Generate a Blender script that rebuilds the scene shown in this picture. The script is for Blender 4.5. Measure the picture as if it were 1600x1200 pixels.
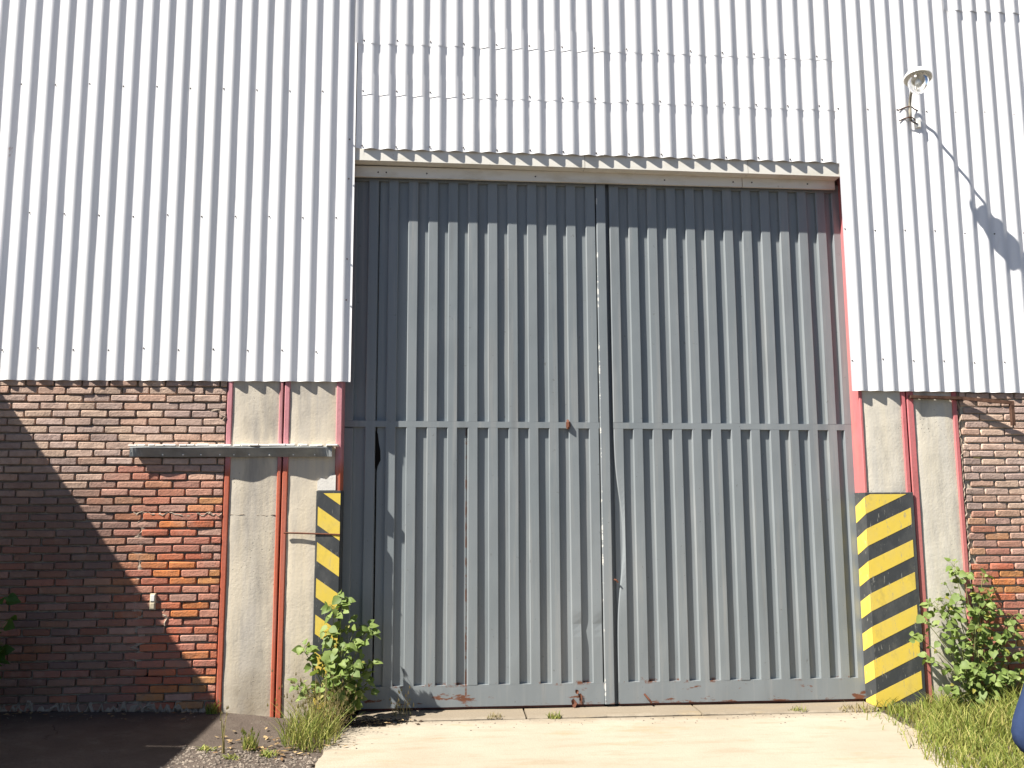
import bpy, math, random
from mathutils import Vector, Matrix, Euler, noise

random.seed(7)
PI = math.pi
scene = bpy.context.scene
for o in list(bpy.data.objects):
    bpy.data.objects.remove(o)
C = scene.collection

# ------------------------------------------------------------------ camera
# world: wall face of the brickwork is y = 0, camera stands at y = -7.4, eye height 1.6 m
cam_d = bpy.data.cameras.new('camera')
cam_d.sensor_width = 36.0
cam_d.lens = 31.5
cam_d.clip_start = 0.05
cam_d.clip_end = 2000
cam = bpy.data.objects.new('camera', cam_d)
C.objects.link(cam)
pitch, yaw, roll = math.radians(7.7045), math.radians(4.0689), math.radians(0.2761)
cam.matrix_world = (Matrix.Translation((0, -7.4, 1.6)) @ Matrix.Rotation(-yaw, 4, 'Z')
                    @ Matrix.Rotation(PI / 2 + pitch, 4, 'X') @ Matrix.Rotation(-roll, 4, 'Z'))
scene.camera = cam

# ------------------------------------------------------------------ light
SX, SZ = 2.07, 2.80            # shadow run to the right / downward for one metre of depth
sun_dir = Vector((-SX, -1.0, SZ)).normalized()     # towards the sun
elev = math.asin(sun_dir.z)
azim = math.atan2(sun_dir.x, sun_dir.y)
world = bpy.data.worlds.new('World')
scene.world = world
world.use_nodes = True
wn = world.node_tree
bg = wn.nodes['Background']
sky = wn.nodes.new('ShaderNodeTexSky')
sky.sky_type = 'NISHITA'
sky.sun_disc = False
sky.sun_elevation = elev
sky.sun_rotation = azim
sky.air_density = 0.6
sky.dust_density = 0.2
bg.inputs['Strength'].default_value = 0.05
wn.links.new(sky.outputs[0], bg.inputs['Color'])
sun_d = bpy.data.lights.new('sun', 'SUN')
sun_d.energy = 5.0
sun_d.angle = math.radians(0.53)
sun_d.color = (1.0, 0.955, 0.88)
sun = bpy.data.objects.new('sun', sun_d)
C.objects.link(sun)
sun.location = (-8, -8, 14)
sun.rotation_euler = sun_dir.to_track_quat('Z', 'Y').to_euler()

vs = scene.view_settings
vs.view_transform = 'Standard'
vs.look = 'None'
vs.exposure = 1.22
vs.gamma = 1.0
vs.use_curve_mapping = False
scene.render.engine = 'CYCLES'
scene.cycles.max_bounces = 6
scene.cycles.diffuse_bounces = 3

# ------------------------------------------------------------------ material helpers
class NT:
    def __init__(self, name):
        self.m = bpy.data.materials.new(name)
        self.m.use_nodes = True
        self.t = self.m.node_tree
        self.bsdf = self.t.nodes['Principled BSDF']
        self.out = self.t.nodes['Material Output']
        self._pos = None
    def n(self, typ, **kw):
        nd = self.t.nodes.new(typ)
        for k, v in kw.items():
            setattr(nd, k, v)
        return nd
    def l(self, a, b):
        self.t.links.new(a, b)
    def put(self, sock, v):
        if hasattr(v, 'is_output') or isinstance(v, bpy.types.NodeSocket):
            self.l(v, sock)
        else:
            sock.default_value = v
    @property
    def pos(self):
        if self._pos is None:
            self._pos = self.n('ShaderNodeNewGeometry').outputs['Position']
        return self._pos
    def xyz(self):
        s = self.n('ShaderNodeSeparateXYZ')
        self.l(self.pos, s.inputs[0])
        return s.outputs
    def noise(self, scale, detail=4, rough=0.55, stretch=None, off=None):
        nd = self.n('ShaderNodeTexNoise')
        nd.inputs['Scale'].default_value = scale
        nd.inputs['Detail'].default_value = detail
        nd.inputs['Roughness'].default_value = rough
        src = self.pos
        if stretch or off:
            mp = self.n('ShaderNodeMapping')
            self.l(src, mp.inputs['Vector'])
            if stretch: mp.inputs['Scale'].default_value = stretch
            if off: mp.inputs['Location'].default_value = off
            src = mp.outputs[0]
        self.l(src, nd.inputs['Vector'])
        return nd.outputs['Fac']
    def rng(self, v, a, b, c=0.0, d=1.0, smooth=False):
        r = self.n('ShaderNodeMapRange')
        if smooth: r.interpolation_type = 'SMOOTHSTEP'
        self.put(r.inputs['Value'], v)
        for i, x in zip((1, 2, 3, 4), (a, b, c, d)):
            r.inputs[i].default_value = x
        return r.outputs[0]
    def math(self, op, a, b=0.0):
        m = self.n('ShaderNodeMath', operation=op)
        self.put(m.inputs[0], a)
        self.put(m.inputs[1], b)
        return m.outputs[0]
    def mix(self, f, a, b, mode='MIX'):
        m = self.n('ShaderNodeMix', data_type='RGBA', blend_type=mode)
        self.put(m.inputs[0], f)
        self.put(m.inputs[6], a if not isinstance(a, tuple) else (*a, 1.0)[:4])
        self.put(m.inputs[7], b if not isinstance(b, tuple) else (*b, 1.0)[:4])
        return m.outputs[2]
    def bump(self, h, strength=0.3, dist=0.01):
        b = self.n('ShaderNodeBump')
        b.inputs['Strength'].default_value = strength
        b.inputs['Distance'].default_value = dist
        self.l(h, b.inputs['Height'])
        self.l(b.outputs[0], self.bsdf.inputs['Normal'])
    def done(self, col, rough=0.8, spec=0.3, metal=0.0):
        self.put(self.bsdf.inputs['Base Color'], col if not isinstance(col, tuple) else (*col, 1.0)[:4])
        self.put(self.bsdf.inputs['Roughness'], rough)
        self.bsdf.inputs['Specular IOR Level'].default_value = spec
        self.bsdf.inputs['Metallic'].default_value = metal
        return self.m

def plain(name, col, rough=0.7, spec=0.3, var=0.15, scale=18, metal=0.0):
    t = NT(name)
    f = t.noise(scale)
    c2 = tuple(c * (1 - var) for c in col)
    c3 = tuple(min(1, c * (1 + var)) for c in col)
    col_ = t.mix(t.rng(f, 0.3, 0.7), c2, c3)
    return t.done(col_, rough, spec, metal)

M = {}
# white painted corrugated sheet
t = NT('white_sheet')
f1 = t.noise(1.3, 5, 0.6, (1, 1, 0.12))
f2 = t.noise(14, 4, 0.6, (1, 1, 0.2))
c = t.mix(t.rng(f1, 0.45, 0.8), (0.85, 0.84, 0.835), (0.78, 0.77, 0.745))
c = t.mix(t.rng(f2, 0.62, 0.8, 0, 0.35), c, (0.60, 0.56, 0.50))
f3 = t.noise(5.5, 5, 0.7, (1, 1, 0.55), (1, 5, 3))
c = t.mix(t.rng(f3, 0.72, 0.78, 0, 0.7), c, (0.36, 0.20, 0.11))
t.bump(t.noise(2.2, 3, 0.5, (1, 1, 0.5)), 0.25, 0.02)
M['sheet'] = t.done(c, 0.42, 0.35)
# lintel flashing, cream white
t = NT('flashing')
f1 = t.noise(3, 5, 0.6, (1, 1, 2.5))
c = t.mix(t.rng(f1, 0.5, 0.75), (0.74, 0.71, 0.64), (0.58, 0.53, 0.43))
f2 = t.noise(9, 5, 0.65)
c = t.mix(t.rng(f2, 0.66, 0.75, 0, 0.7), c, (0.28, 0.16, 0.08))
M['flashing'] = t.done(c, 0.5, 0.3)
M['screw'] = plain('screw_rubber', (0.06, 0.05, 0.05), 0.6)
# door grey paint, with rust where the rails hold water
t = NT('gate_grey')
x, y, z = t.xyz()
f1 = t.noise(1.6, 5, 0.55, (1, 1, 0.35))
c = t.mix(t.rng(f1, 0.3, 0.72), (0.186, 0.209, 0.219), (0.232, 0.252, 0.260))
fv = t.noise(6.0, 5, 0.62, (2.2, 1, 0.10))
c = t.mix(t.rng(fv, 0.52, 0.74, 0, 0.6), c, (0.315, 0.312, 0.295))
fd = t.noise(4.0, 6, 0.65, (2.6, 1, 0.16), (3, 1, 7))
c = t.mix(t.rng(fd, 0.55, 0.75, 0, 0.45), c, (0.15, 0.155, 0.155))
fs = t.noise(26, 3, 0.6)
c = t.mix(t.rng(fs, 0.70, 0.74, 0, 0.5), c, (0.10, 0.095, 0.09))
low = t.rng(z, 0.30, -0.02)
rn = t.noise(5.5, 6, 0.65, (0.55, 1, 1.5))
rust = t.math('MULTIPLY', t.rng(t.math('ADD', rn, t.math('MULTIPLY', low, 0.20)), 0.735, 0.775), t.rng(z, 0.42, 0.2))
seam = t.math('MULTIPLY', t.rng(t.math('ABSOLUTE', t.math('SUBTRACT', z, 0.150)), 0.022, 0.006), t.rng(t.noise(7, 5, 0.7), 0.55, 0.62))
wick = t.math('MULTIPLY', t.rng(t.math('ABSOLUTE', t.math('SUBTRACT', x, 0.150)), 0.010, 0.004), t.rng(t.noise(6, 4, 0.7, (1, 1, 1.5)), 0.45, 0.56))
wick = t.math('MULTIPLY', wick, t.rng(z, 2.28, 2.2))
chip = t.math('MULTIPLY', t.rng(t.math('ABSOLUTE', t.math('SUBTRACT', x, 1.2945)), 0.009, 0.005), t.rng(t.noise(9, 4, 0.7, (1, 1, 1.2)), 0.56, 0.60))
c = t.mix(chip, c, (0.55, 0.54, 0.50))
rust = t.math('MAXIMUM', t.math('MAXIMUM', rust, seam), wick)
rc = t.mix(t.noise(30, 4), (0.08, 0.032, 0.02), (0.22, 0.09, 0.048))
c = t.mix(rust, c, rc)
wav = t.noise(3.2, 2, 0.4, (1, 1, 0.6))
t.bump(wav, 0.35, 0.03)
rg = t.mix(rust, (0.46, 0.46, 0.46), (0.9, 0.9, 0.9))
M['gate'] = t.done(c, rg, 0.4)
# rusty paint
t = NT('rust')
c = t.mix(t.noise(22, 6, 0.7), (0.07, 0.03, 0.02), (0.21, 0.085, 0.05))
t.bump(t.noise(60, 4), 0.5, 0.004)
M['rust'] = t.done(c, 0.9, 0.2)
M['rust_dark'] = plain('rust_dark', (0.085, 0.045, 0.03), 0.9, 0.2, 0.4, 25)
M['dark_rail'] = plain('dark_rail', (0.085, 0.040, 0.034), 0.85, 0.2, 0.3)

def concrete(name, a, b, warm, streak=True):
    t = NT(name)
    f1 = t.noise(2.4, 6, 0.6)
    f2 = t.noise(4.2, 5, 0.6, (1.9, 1, 0.10))
    f3 = t.noise(42, 5, 0.65)
    c = t.mix(t.rng(f1, 0.35, 0.68), a, b)
    if streak:
        c = t.mix(t.rng(f2, 0.42, 0.68, 0, 0.85), c, warm)
        f4 = t.noise(2.6, 6, 0.68, (1.6, 1, 0.30), (5, 2, 1))
        c = t.mix(t.rng(f4, 0.50, 0.68, 0, 0.75), c, tuple(v * 0.68 for v in a))
        zc_ = t.xyz()[2]
        c = t.mix(t.math('MULTIPLY', t.rng(zc_, 0.55, 0.0), t.rng(f1, 0.35, 0.6)), c, (a[0] * 0.72, a[1] * 0.66, a[2] * 0.56))
    c = t.mix(t.rng(f3, 0.62, 0.80, 0, 0.45), c, tuple(v * 0.55 for v in a))
    pits = t.n('ShaderNodeTexVoronoi')
    pits.inputs['Scale'].default_value = 34
    t.l(t.pos, pits.inputs['Vector'])
    pm = t.math('MULTIPLY', t.rng(pits.outputs['Distance'], 0.16, 0.08), t.rng(f1, 0.52, 0.62))
    c = t.mix(pm, c, tuple(v * 0.3 for v in a))
    h = t.math('SUBTRACT', t.math('ADD', t.math('MULTIPLY', t.noise(7, 3, 0.5), 1.0), f3), t.math('MULTIPLY', pm, 1.3))
    t.bump(h, 0.34, 0.007)
    return t.done(c, 0.9, 0.2)
M['concrete'] = concrete('column_concrete', (0.45, 0.41, 0.355), (0.58, 0.52, 0.42), (0.68, 0.585, 0.43))
M['concrete_grey'] = concrete('column_concrete_grey', (0.36, 0.345, 0.33), (0.46, 0.43, 0.395), (0.52, 0.46, 0.38))
M['concrete_pale'] = concrete('column_concrete_pale', (0.52, 0.49, 0.43), (0.65, 0.605, 0.52), (0.70, 0.62, 0.47))
M['plaster'] = concrete('white_plaster', (0.66, 0.63, 0.57), (0.74, 0.71, 0.66), (0.6, 0.55, 0.48), False)

def red_steel(name, up, lo, zsplit, soft):
    t = NT(name)
    x, y, z = t.xyz()
    f1 = t.noise(7, 5, 0.6, (1, 1, 0.35))
    zz = t.math('ADD', z, t.math('MULTIPLY', t.math('SUBTRACT', f1, 0.5), 0.10))
    c = t.mix(t.rng(zz, zsplit - soft, zsplit + soft), lo, up)
    c = t.mix(t.rng(f1, 0.55, 0.75, 0, 0.5), c, tuple(v * 0.62 for v in lo))
    c = t.mix(t.rng(t.noise(30, 5, 0.7), 0.66, 0.72, 0, 0.8), c, (0.16, 0.06, 0.035))
    c = t.mix(t.rng(t.noise(9, 5, 0.65, (3, 1, 0.12)), 0.50, 0.70, 0, 0.55), c, (0.34, 0.20, 0.17))
    t.bump(t.noise(35, 4), 0.25, 0.006)
    return t.done(c, 0.6, 0.3)
M['red_left'] = red_steel('faded_red_left', (0.52, 0.225, 0.245), (0.46, 0.115, 0.062), 1.93, 0.06)
M['red_right'] = red_steel('faded_red_right', (0.55, 0.16, 0.165), (0.47, 0.16, 0.135), 1.3, 0.9)

def hazard(name, col, dirt):
    t = NT(name)
    f = t.noise(7, 6, 0.65, (1, 1, 0.5))
    c = t.mix(t.rng(f, 0.48, 0.74, 0, 0.6), col, dirt)
    sc = t.noise(26, 5, 0.7, (2, 1, 0.35))
    c = t.mix(t.rng(sc, 0.62, 0.67, 0, 0.8), c, (0.30, 0.29, 0.25))
    gr_ = t.noise(3.0, 5, 0.7, (1, 1, 0.6), (2, 9, 4))
    c = t.mix(t.rng(gr_, 0.55, 0.72, 0, 0.5), c, (0.16, 0.15, 0.12))
    t.bump(t.noise(18, 5), 0.2, 0.006)
    return t.done(c, 0.5, 0.35)
M['yellow'] = hazard('hazard_yellow', (0.72, 0.53, 0.085), (0.60, 0.47, 0.17))
M['black'] = hazard('hazard_black', (0.050, 0.053, 0.055), (0.125, 0.125, 0.118))

def brick_mat(name, src):
    t = NT(name)
    if src == 'obj':
        base = t.n('ShaderNodeObjectInfo').outputs['Color']
    else:
        a = t.n('ShaderNodeAttribute')
        a.attribute_name = 'Col'
        base = a.outputs['Color']
    f = t.noise(16, 6, 0.65)
    f2 = t.noise(5, 4, 0.6)
    c = t.mix(t.rng(f, 0.40, 0.75, 0, 0.5), base, (0.22, 0.14, 0.105), 'MIX')
    c = t.mix(t.rng(f2, 0.55, 0.78, 0, 0.4), c, (0.46, 0.37, 0.30))
    c = t.mix(t.rng(t.noise(55, 4), 0.64, 0.74, 0, 0.6), c, (0.07, 0.05, 0.045))
    c = t.mix(t.rng(t.noise(1.9, 5, 0.65, (1, 1, 0.55)), 0.50, 0.72, 0, 0.5), c, (0.20, 0.15, 0.125))
    t.bump(t.math('ADD', f, t.noise(70, 4, 0.6)), 0.55, 0.010)
    return t.done(c, 0.92, 0.15)
M['brick'] = brick_mat('brick', 'obj')
M['brick_stuff'] = brick_mat('brick_mass', 'attr')
t = NT('mortar')
c = t.mix(t.rng(t.noise(12, 5, 0.65), 0.35, 0.7), (0.22, 0.18, 0.14), (0.38, 0.32, 0.25))
t.bump(t.noise(45, 5, 0.65), 0.8, 0.012)
M['mortar'] = t.done(c, 0.95, 0.1)
t = NT('mortar_pale')
c = t.mix(t.rng(t.noise(12, 5, 0.65), 0.35, 0.7), (0.40, 0.35, 0.27), (0.56, 0.50, 0.40))
t.bump(t.noise(45, 5, 0.65), 0.8, 0.012)
M['mortar_pale'] = t.done(c, 0.95, 0.1)
M['mortar_blob'] = concrete('mortar_smear', (0.29, 0.23, 0.18), (0.38, 0.31, 0.24), (0.34, 0.26, 0.19), False)

# ground
t = NT('asphalt_dirt')
f1 = t.noise(1.7, 6, 0.6)
f2 = t.noise(55, 5, 0.7)
f3 = t.noise(6, 6, 0.65)
c = t.mix(t.rng(f1, 0.35, 0.66), (0.086, 0.067, 0.055), (0.122, 0.096, 0.078))
c = t.mix(t.rng(f3, 0.52, 0.70, 0, 0.6), c, (0.150, 0.124, 0.098))
c = t.mix(t.rng(f2, 0.58, 0.72, 0, 0.6), c, (0.042, 0.037, 0.033))
vo = t.n('ShaderNodeTexVoronoi', feature='DISTANCE_TO_EDGE')
vo.inputs['Scale'].default_value = 1.6
mpv = t.n('ShaderNodeMix', data_type='VECTOR')
mpv.inputs[0].default_value = 0.25
nzv_ = t.n('ShaderNodeTexNoise'); nzv_.inputs['Scale'].default_value = 5
t.l(t.pos, nzv_.inputs['Vector'])
t.l(t.pos, mpv.inputs[4]); t.l(nzv_.outputs['Color'], mpv.inputs[5])
t.l(mpv.outputs[1], vo.inputs['Vector'])
crack = t.math('MULTIPLY', t.rng(vo.outputs['Distance'], 0.010, 0.004), t.rng(f1, 0.56, 0.64))
c = t.mix(t.math('MULTIPLY', crack, 0.6), c, (0.03, 0.026, 0.022))
t.bump(t.math('SUBTRACT', t.math('ADD', f2, t.math('MULTIPLY', f3, 1.5)), t.math('MULTIPLY', crack, 1.5)), 0.7, 0.015)
M['ground'] = t.done(c, 0.95, 0.15)
t = NT('driveway_concrete')
f1 = t.noise(1.1, 6, 0.6)
f2 = t.noise(4.5, 6, 0.65, (0.5, 2.0, 1))
f3 = t.noise(60, 4, 0.65)
c = t.mix(t.rng(f1, 0.35, 0.68), (0.335, 0.285, 0.215), (0.39, 0.34, 0.265))
c = t.mix(t.rng(f2, 0.52, 0.72, 0, 0.55), c, (0.27, 0.215, 0.14))
c = t.mix(t.rng(f3, 0.60, 0.72, 0, 0.35), c, (0.20, 0.165, 0.125))
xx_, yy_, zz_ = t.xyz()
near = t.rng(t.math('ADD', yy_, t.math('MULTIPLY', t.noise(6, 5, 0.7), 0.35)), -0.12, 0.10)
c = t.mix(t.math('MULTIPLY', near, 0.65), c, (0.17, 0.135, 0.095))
f5 = t.noise(2.2, 5, 0.7, (0.6, 1.6, 1), (4, 2, 1))
c = t.mix(t.rng(f5, 0.56, 0.70, 0, 0.55), c, (0.30, 0.225, 0.12))
t.bump(t.math('ADD', t.math('MULTIPLY', f2, 1.5), f3), 0.35, 0.010)
M['drive'] = t.done(c, 0.9, 0.2)
t = NT('pebble')
rp_ = t.n('ShaderNodeNewGeometry').outputs['Random Per Island']
M['pebble'] = t.done(t.mix(rp_, (0.085, 0.070, 0.058), (0.26, 0.215, 0.17)), 0.9, 0.2)
M['soil'] = plain('soil', (0.075, 0.055, 0.04), 0.95, 0.1, 0.4, 25)

def leaf_mat(name, a, b, tr=0.30):
    t = NT(name)
    r = t.n('ShaderNodeObjectInfo').outputs['Random']
    f = t.noise(14, 3)
    fac = t.math('ADD', t.math('MULTIPLY', r, 0.65), t.math('MULTIPLY', t.rng(f, 0.3, 0.7), 0.35))
    c = t.mix(fac, a, b)
    t.done(c, 0.55, 0.3)
    tl = t.n('ShaderNodeBsdfTranslucent')
    c2 = t.mix(0.5, c, (0.26, 0.36, 0.03))
    t.l(c2, tl.inputs['Color'])
    ms = t.n('ShaderNodeMixShader')
    ms.inputs[0].default_value = tr
    t.l(t.bsdf.outputs[0], ms.inputs[1])
    t.l(tl.outputs[0], ms.inputs[2])
    t.l(ms.outputs[0], t.out.inputs['Surface'])
    return t.m
M['leaf'] = leaf_mat('leaf_green', (0.105, 0.165, 0.034), (0.270, 0.335, 0.100))
M['leaf_dark'] = leaf_mat('leaf_dark', (0.03, 0.085, 0.015), (0.06, 0.13, 0.025))
M['leaf_yellow'] = leaf_mat('leaf_yellow', (0.22, 0.24, 0.04), (0.36, 0.30, 0.07))

def grass_mat(name, a, b, d):
    t = NT(name)
    r = t.n('ShaderNodeNewGeometry').outputs['Random Per Island']
    rp = t.n('ShaderNodeValToRGB')
    rp.color_ramp.elements[0].color = (*a, 1)
    rp.color_ramp.elements[1].color = (*d, 1)
    e = rp.color_ramp.elements.new(0.55)
    e.color = (*b, 1)
    t.l(r, rp.inputs[0])
    c = rp.outputs[0]
    t.done(c, 0.6, 0.3)
    tl = t.n('ShaderNodeBsdfTranslucent')
    t.l(c, tl.inputs['Color'])
    ms = t.n('ShaderNodeMixShader')
    ms.inputs[0].default_value = 0.3
    t.l(t.bsdf.outputs[0], ms.inputs[1])
    t.l(tl.outputs[0], ms.inputs[2])
    t.l(ms.outputs[0], t.out.inputs['Surface'])
    return t.m
M['grass'] = grass_mat('grass_green', (0.12, 0.17, 0.03), (0.26, 0.29, 0.055), (0.42, 0.37, 0.13))
M['straw'] = grass_mat('grass_dry', (0.30, 0.24, 0.10), (0.42, 0.34, 0.17), (0.22, 0.22, 0.06))
M['stem'] = plain('green_stem', (0.16, 0.18, 0.06), 0.7)
M['drystem'] = plain('dry_stem', (0.33, 0.26, 0.15), 0.8)
M['enamel'] = plain('white_enamel', (0.78, 0.77, 0.72), 0.3, 0.5, 0.05)
M['pipe'] = plain('lamp_pipe', (0.30, 0.27, 0.21), 0.6, 0.4, 0.3)
M['galv'] = plain('galvanised', (0.24, 0.25, 0.245), 0.5, 0.5, 0.25, 9)
M['bakelite'] = plain('beige_plastic', (0.55, 0.48, 0.34), 0.5)
M['dark'] = plain('hole_shade', (0.012, 0.011, 0.010), 0.95, 0.05)  # flat black that paints the shade inside holes
M['yellowpatch'] = plain('yellow_plaster', (0.62, 0.50, 0.22), 0.9, 0.1, 0.15)
t = NT('lamp_glass')
t.bsdf.inputs['Transmission Weight'].default_value = 1.0
t.bsdf.inputs['IOR'].default_value = 1.35
M['glass'] = t.done((0.95, 0.95, 0.92), 0.12, 0.5)
M['bulb'] = plain('frosted_bulb', (0.80, 0.79, 0.74), 0.35, 0.4, 0.03)

# ------------------------------------------------------------------ mesh helpers
class MB:
    def __init__(s):
        s.v = []; s.f = []
    def add(s, vs, fs):
        o = len(s.v)
        s.v += [tuple(p) for p in vs]
        s.f += [tuple(i + o for i in f) for f in fs]
        return s
    def box(s, x0, x1, y0, y1, z0, z1):
        return s.add([(x0, y0, z0), (x1, y0, z0), (x1, y1, z0), (x0, y1, z0), (x0, y0, z1), (x1, y0, z1), (x1, y1, z1), (x0, y1, z1)],
                     [(0, 3, 2, 1), (4, 5, 6, 7), (0, 1, 5, 4), (1, 2, 6, 5), (2, 3, 7, 6), (3, 0, 4, 7)])
    def bbox(s, x0, x1, y0, y1, z0, z1, b=0.004):
        # box whose four front (y0) edges and vertical corners are chamfered
        n = [(x0 + b, z0 + b), (x1 - b, z0 + b), (x1 - b, z1 - b), (x0 + b, z1 - b)]
        m = [(x0, z0), (x1, z0), (x1, z1), (x0, z1)]
        vs_ = [(p[0], y0, p[1]) for p in n] + [(p[0], y0 + b, p[1]) for p in m] + [(p[0], y1, p[1]) for p in m]
        fs = [(0, 1, 2, 3), (11, 10, 9, 8)]
        for i in range(4):
            j = (i + 1) % 4
            fs += [(4 + i, 4 + j, j, i), (8 + i, 8 + j, 4 + j, 4 + i)]
        return s.add(vs_, fs)
    def tube(s, pts, r, n=8, r1=None):
        pts = [Vector(p) for p in pts]
        rings = []
        for i, p in enumerate(pts):
            d = (pts[min(i + 1, len(pts) - 1)] - pts[max(i - 1, 0)]).normalized()
            a = d.orthogonal().normalized() if i == 0 else (pa - d * pa.dot(d)).normalized()
            pa = a
            b = d.cross(a)
            rr = r if r1 is None else r + (r1 - r) * i / (len(pts) - 1)
            rings.append([p + (a * math.cos(2 * PI * k / n) + b * math.sin(2 * PI * k / n)) * rr for k in range(n)])
        vs_ = [q for rg_ in rings for q in rg_]
        fs = []
        for i in range(len(rings) - 1):
            for k in range(n):
                k2 = (k + 1) % n
                fs.append((i * n + k, i * n + k2, (i + 1) * n + k2, (i + 1) * n + k))
        fs.append(tuple(range(n - 1, -1, -1)))
        fs.append(tuple((len(rings) - 1) * n + k for k in range(n)))
        return s.add(vs_, fs)
    def lathe(s, prof, mat4, n=24, cap=False):
        # prof: list of (r, h) about local z
        vs_ = []
        for r, h in prof:
            for k in range(n):
                a = 2 * PI * k / n
                vs_.append(mat4 @ Vector((r * math.cos(a), r * math.sin(a), h)))
        fs = []
        for i in range(len(prof) - 1):
            for k in range(n):
                k2 = (k + 1) % n
                fs.append((i * n + k, i * n + k2, (i + 1) * n + k2, (i + 1) * n + k))
        if cap:
            fs.append(tuple(range(n - 1, -1, -1)))
            fs.append(tuple((len(prof) - 1) * n + k for k in range(n)))
        return s.add(vs_, fs)
    def mesh(s, name):
        me = bpy.data.meshes.new(name)
        me.from_pydata(s.v, [], s.f)
        me.validate()
        me.update()
        return me
    def build(s, name, mat, parent=None, smooth=False):
        me = s.mesh(name)
        me.materials.append(M[mat])
        if smooth:
            for p in me.polygons: p.use_smooth = True
        return link(name, me, parent)

def link(name, data, parent=None):
    o = bpy.data.objects.new(name, data)
    C.objects.link(o)
    if parent is not None:
        o.parent = parent
        # children are written in world metres: cancel the parent's offset
        o.matrix_parent_inverse = Matrix.Translation(-WLOC[parent.name])
    return o
WLOC = {}
def thing(name, label, cat, loc=(0, 0, 0), group=None):
    o = bpy.data.objects.new(name, None)
    C.objects.link(o)
    o.empty_display_size = 0.1
    o.location = loc
    WLOC[o.name] = Vector(loc)
    o['label'] = label
    o['category'] = cat
    if group: o['group'] = group
    return o
def sub(o):                       # lets a mesh part carry sub-parts (its origin is the world origin)
    WLOC[o.name] = Vector((0, 0, 0))
    return o
def tag(o, label, cat, group=None):
    o['label'] = label
    o['category'] = cat
    if group: o['group'] = group
    return o
def structure(o):
    o['kind'] = 'structure'
    return o
def nz(x, y, z, s=1.0):
    return noise.noise(Vector((x * s, y * s, z * s)))

# ------------------------------------------------------------------ ground
def gz(x, y):
    if x < -1.79: z = 0.015 + (-1.79 - x) * 0.024
    elif x < -0.9: z = 0.015 - (x + 1.79) / 0.89 * 0.095
    elif x < 3.4: z = -0.085
    elif x < 4.6: z = -0.085 + (x - 3.4) / 1.2 * 0.07
    else: z = -0.015
    if x < -9: z = 0.188
    return z
xs = [-400, -120, -40, -16, -9] + [-8 + 0.25 * i for i in range(66)] + [9, 12, 16, 40, 120, 400]
ys = [-400, -120, -40, -20, -12] + [-9 + 0.25 * i for i in range(39)] + [1.2, 3, 12, 40, 120, 400]
mb = MB()
vv = []
for yy in ys:
    for xx in xs:
        near = abs(xx) < 8 and -9 < yy < 0.6
        vv.append((xx, yy, gz(xx, yy) + (0.006 * nz(xx, yy, 0, 2.1) if near and (xx < -1.0 or xx > 3.6) else 0)))
nx = len(xs)
mb.add(vv, [(j * nx + i, j * nx + i + 1, (j + 1) * nx + i + 1, (j + 1) * nx + i) for j in range(len(ys) - 1) for i in range(nx - 1)])
structure(mb.build('ground', 'ground'))

# concrete driveway slab with a ragged left edge
mb = MB()
N = 40
top = []; row = []
for k in range(N + 1):
    yy = -2.20 + (2.06) * k / N
    lx = -0.885 + 0.07 * max(0, (-yy - 0.4) / 1.2 if yy > -1.6 else 1) + 0.025 * nz(yy, 3.1, 0, 4) + 0.012 * nz(yy, 7, 0, 13)
    rx = 3.46 + 0.04 * nz(yy, 9.1, 0, 3)
    row.append((lx, rx, yy))
vs_ = []; fs = []
COLS = 16
for (lx, rx, yy) in row:
    for c_ in range(COLS + 1):
        xx = lx + (rx - lx) * c_ / COLS
        vs_.append((xx, yy, -0.058 + 0.004 * nz(xx, yy, 1, 1.3)))
for j in range(N):
    for i in range(COLS):
        a = j * (COLS + 1) + i
        fs.append((a, a + 1, a + COLS + 2, a + COLS + 1))
b0 = len(vs_)
for (lx, rx, yy) in row: vs_.append((lx - 0.01, yy, -0.14)); vs_.append((rx + 0.01, yy, -0.14))
for j in range(N):
    fs.append((j * (COLS + 1), (j + 1) * (COLS + 1), b0 + 2 * j + 2, b0 + 2 * j))
    fs.append(((j + 1) * (COLS + 1) + COLS, j * (COLS + 1) + COLS, b0 + 2 * j + 1, b0 + 2 * j + 3))
mb.add(vs_, fs)
structure(mb.build('driveway', 'drive'))

# dark asphalt past the apron, added out of view to cut bounced light
mb = MB()
gx = [-300, -60, -14] + [-9 + 0.5 * i for i in range(41)] + [16, 60, 300]
gy = [-300, -60, -16, -9, -5, -3.5, -2.23]
mb.add([(x, y, (gz(x, y) if y > -15 else -0.05) + 0.005 if not (-1.2 < x < 3.8) else -0.066) for y in gy for x in gx],
       [(j * len(gx) + i, j * len(gx) + i + 1, (j + 1) * len(gx) + i + 1, (j + 1) * len(gx) + i) for j in range(len(gy) - 1) for i in range(len(gx) - 1)])
t = NT('low_bounce_asphalt')
t.bump(t.noise(60, 4), 0.5, 0.01)
M['asphalt'] = t.done(t.mix(t.noise(1.5, 5), (0.042, 0.040, 0.038), (0.062, 0.058, 0.053)), 0.9, 0.2)
structure(mb.build('added_yard', 'asphalt'))

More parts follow.
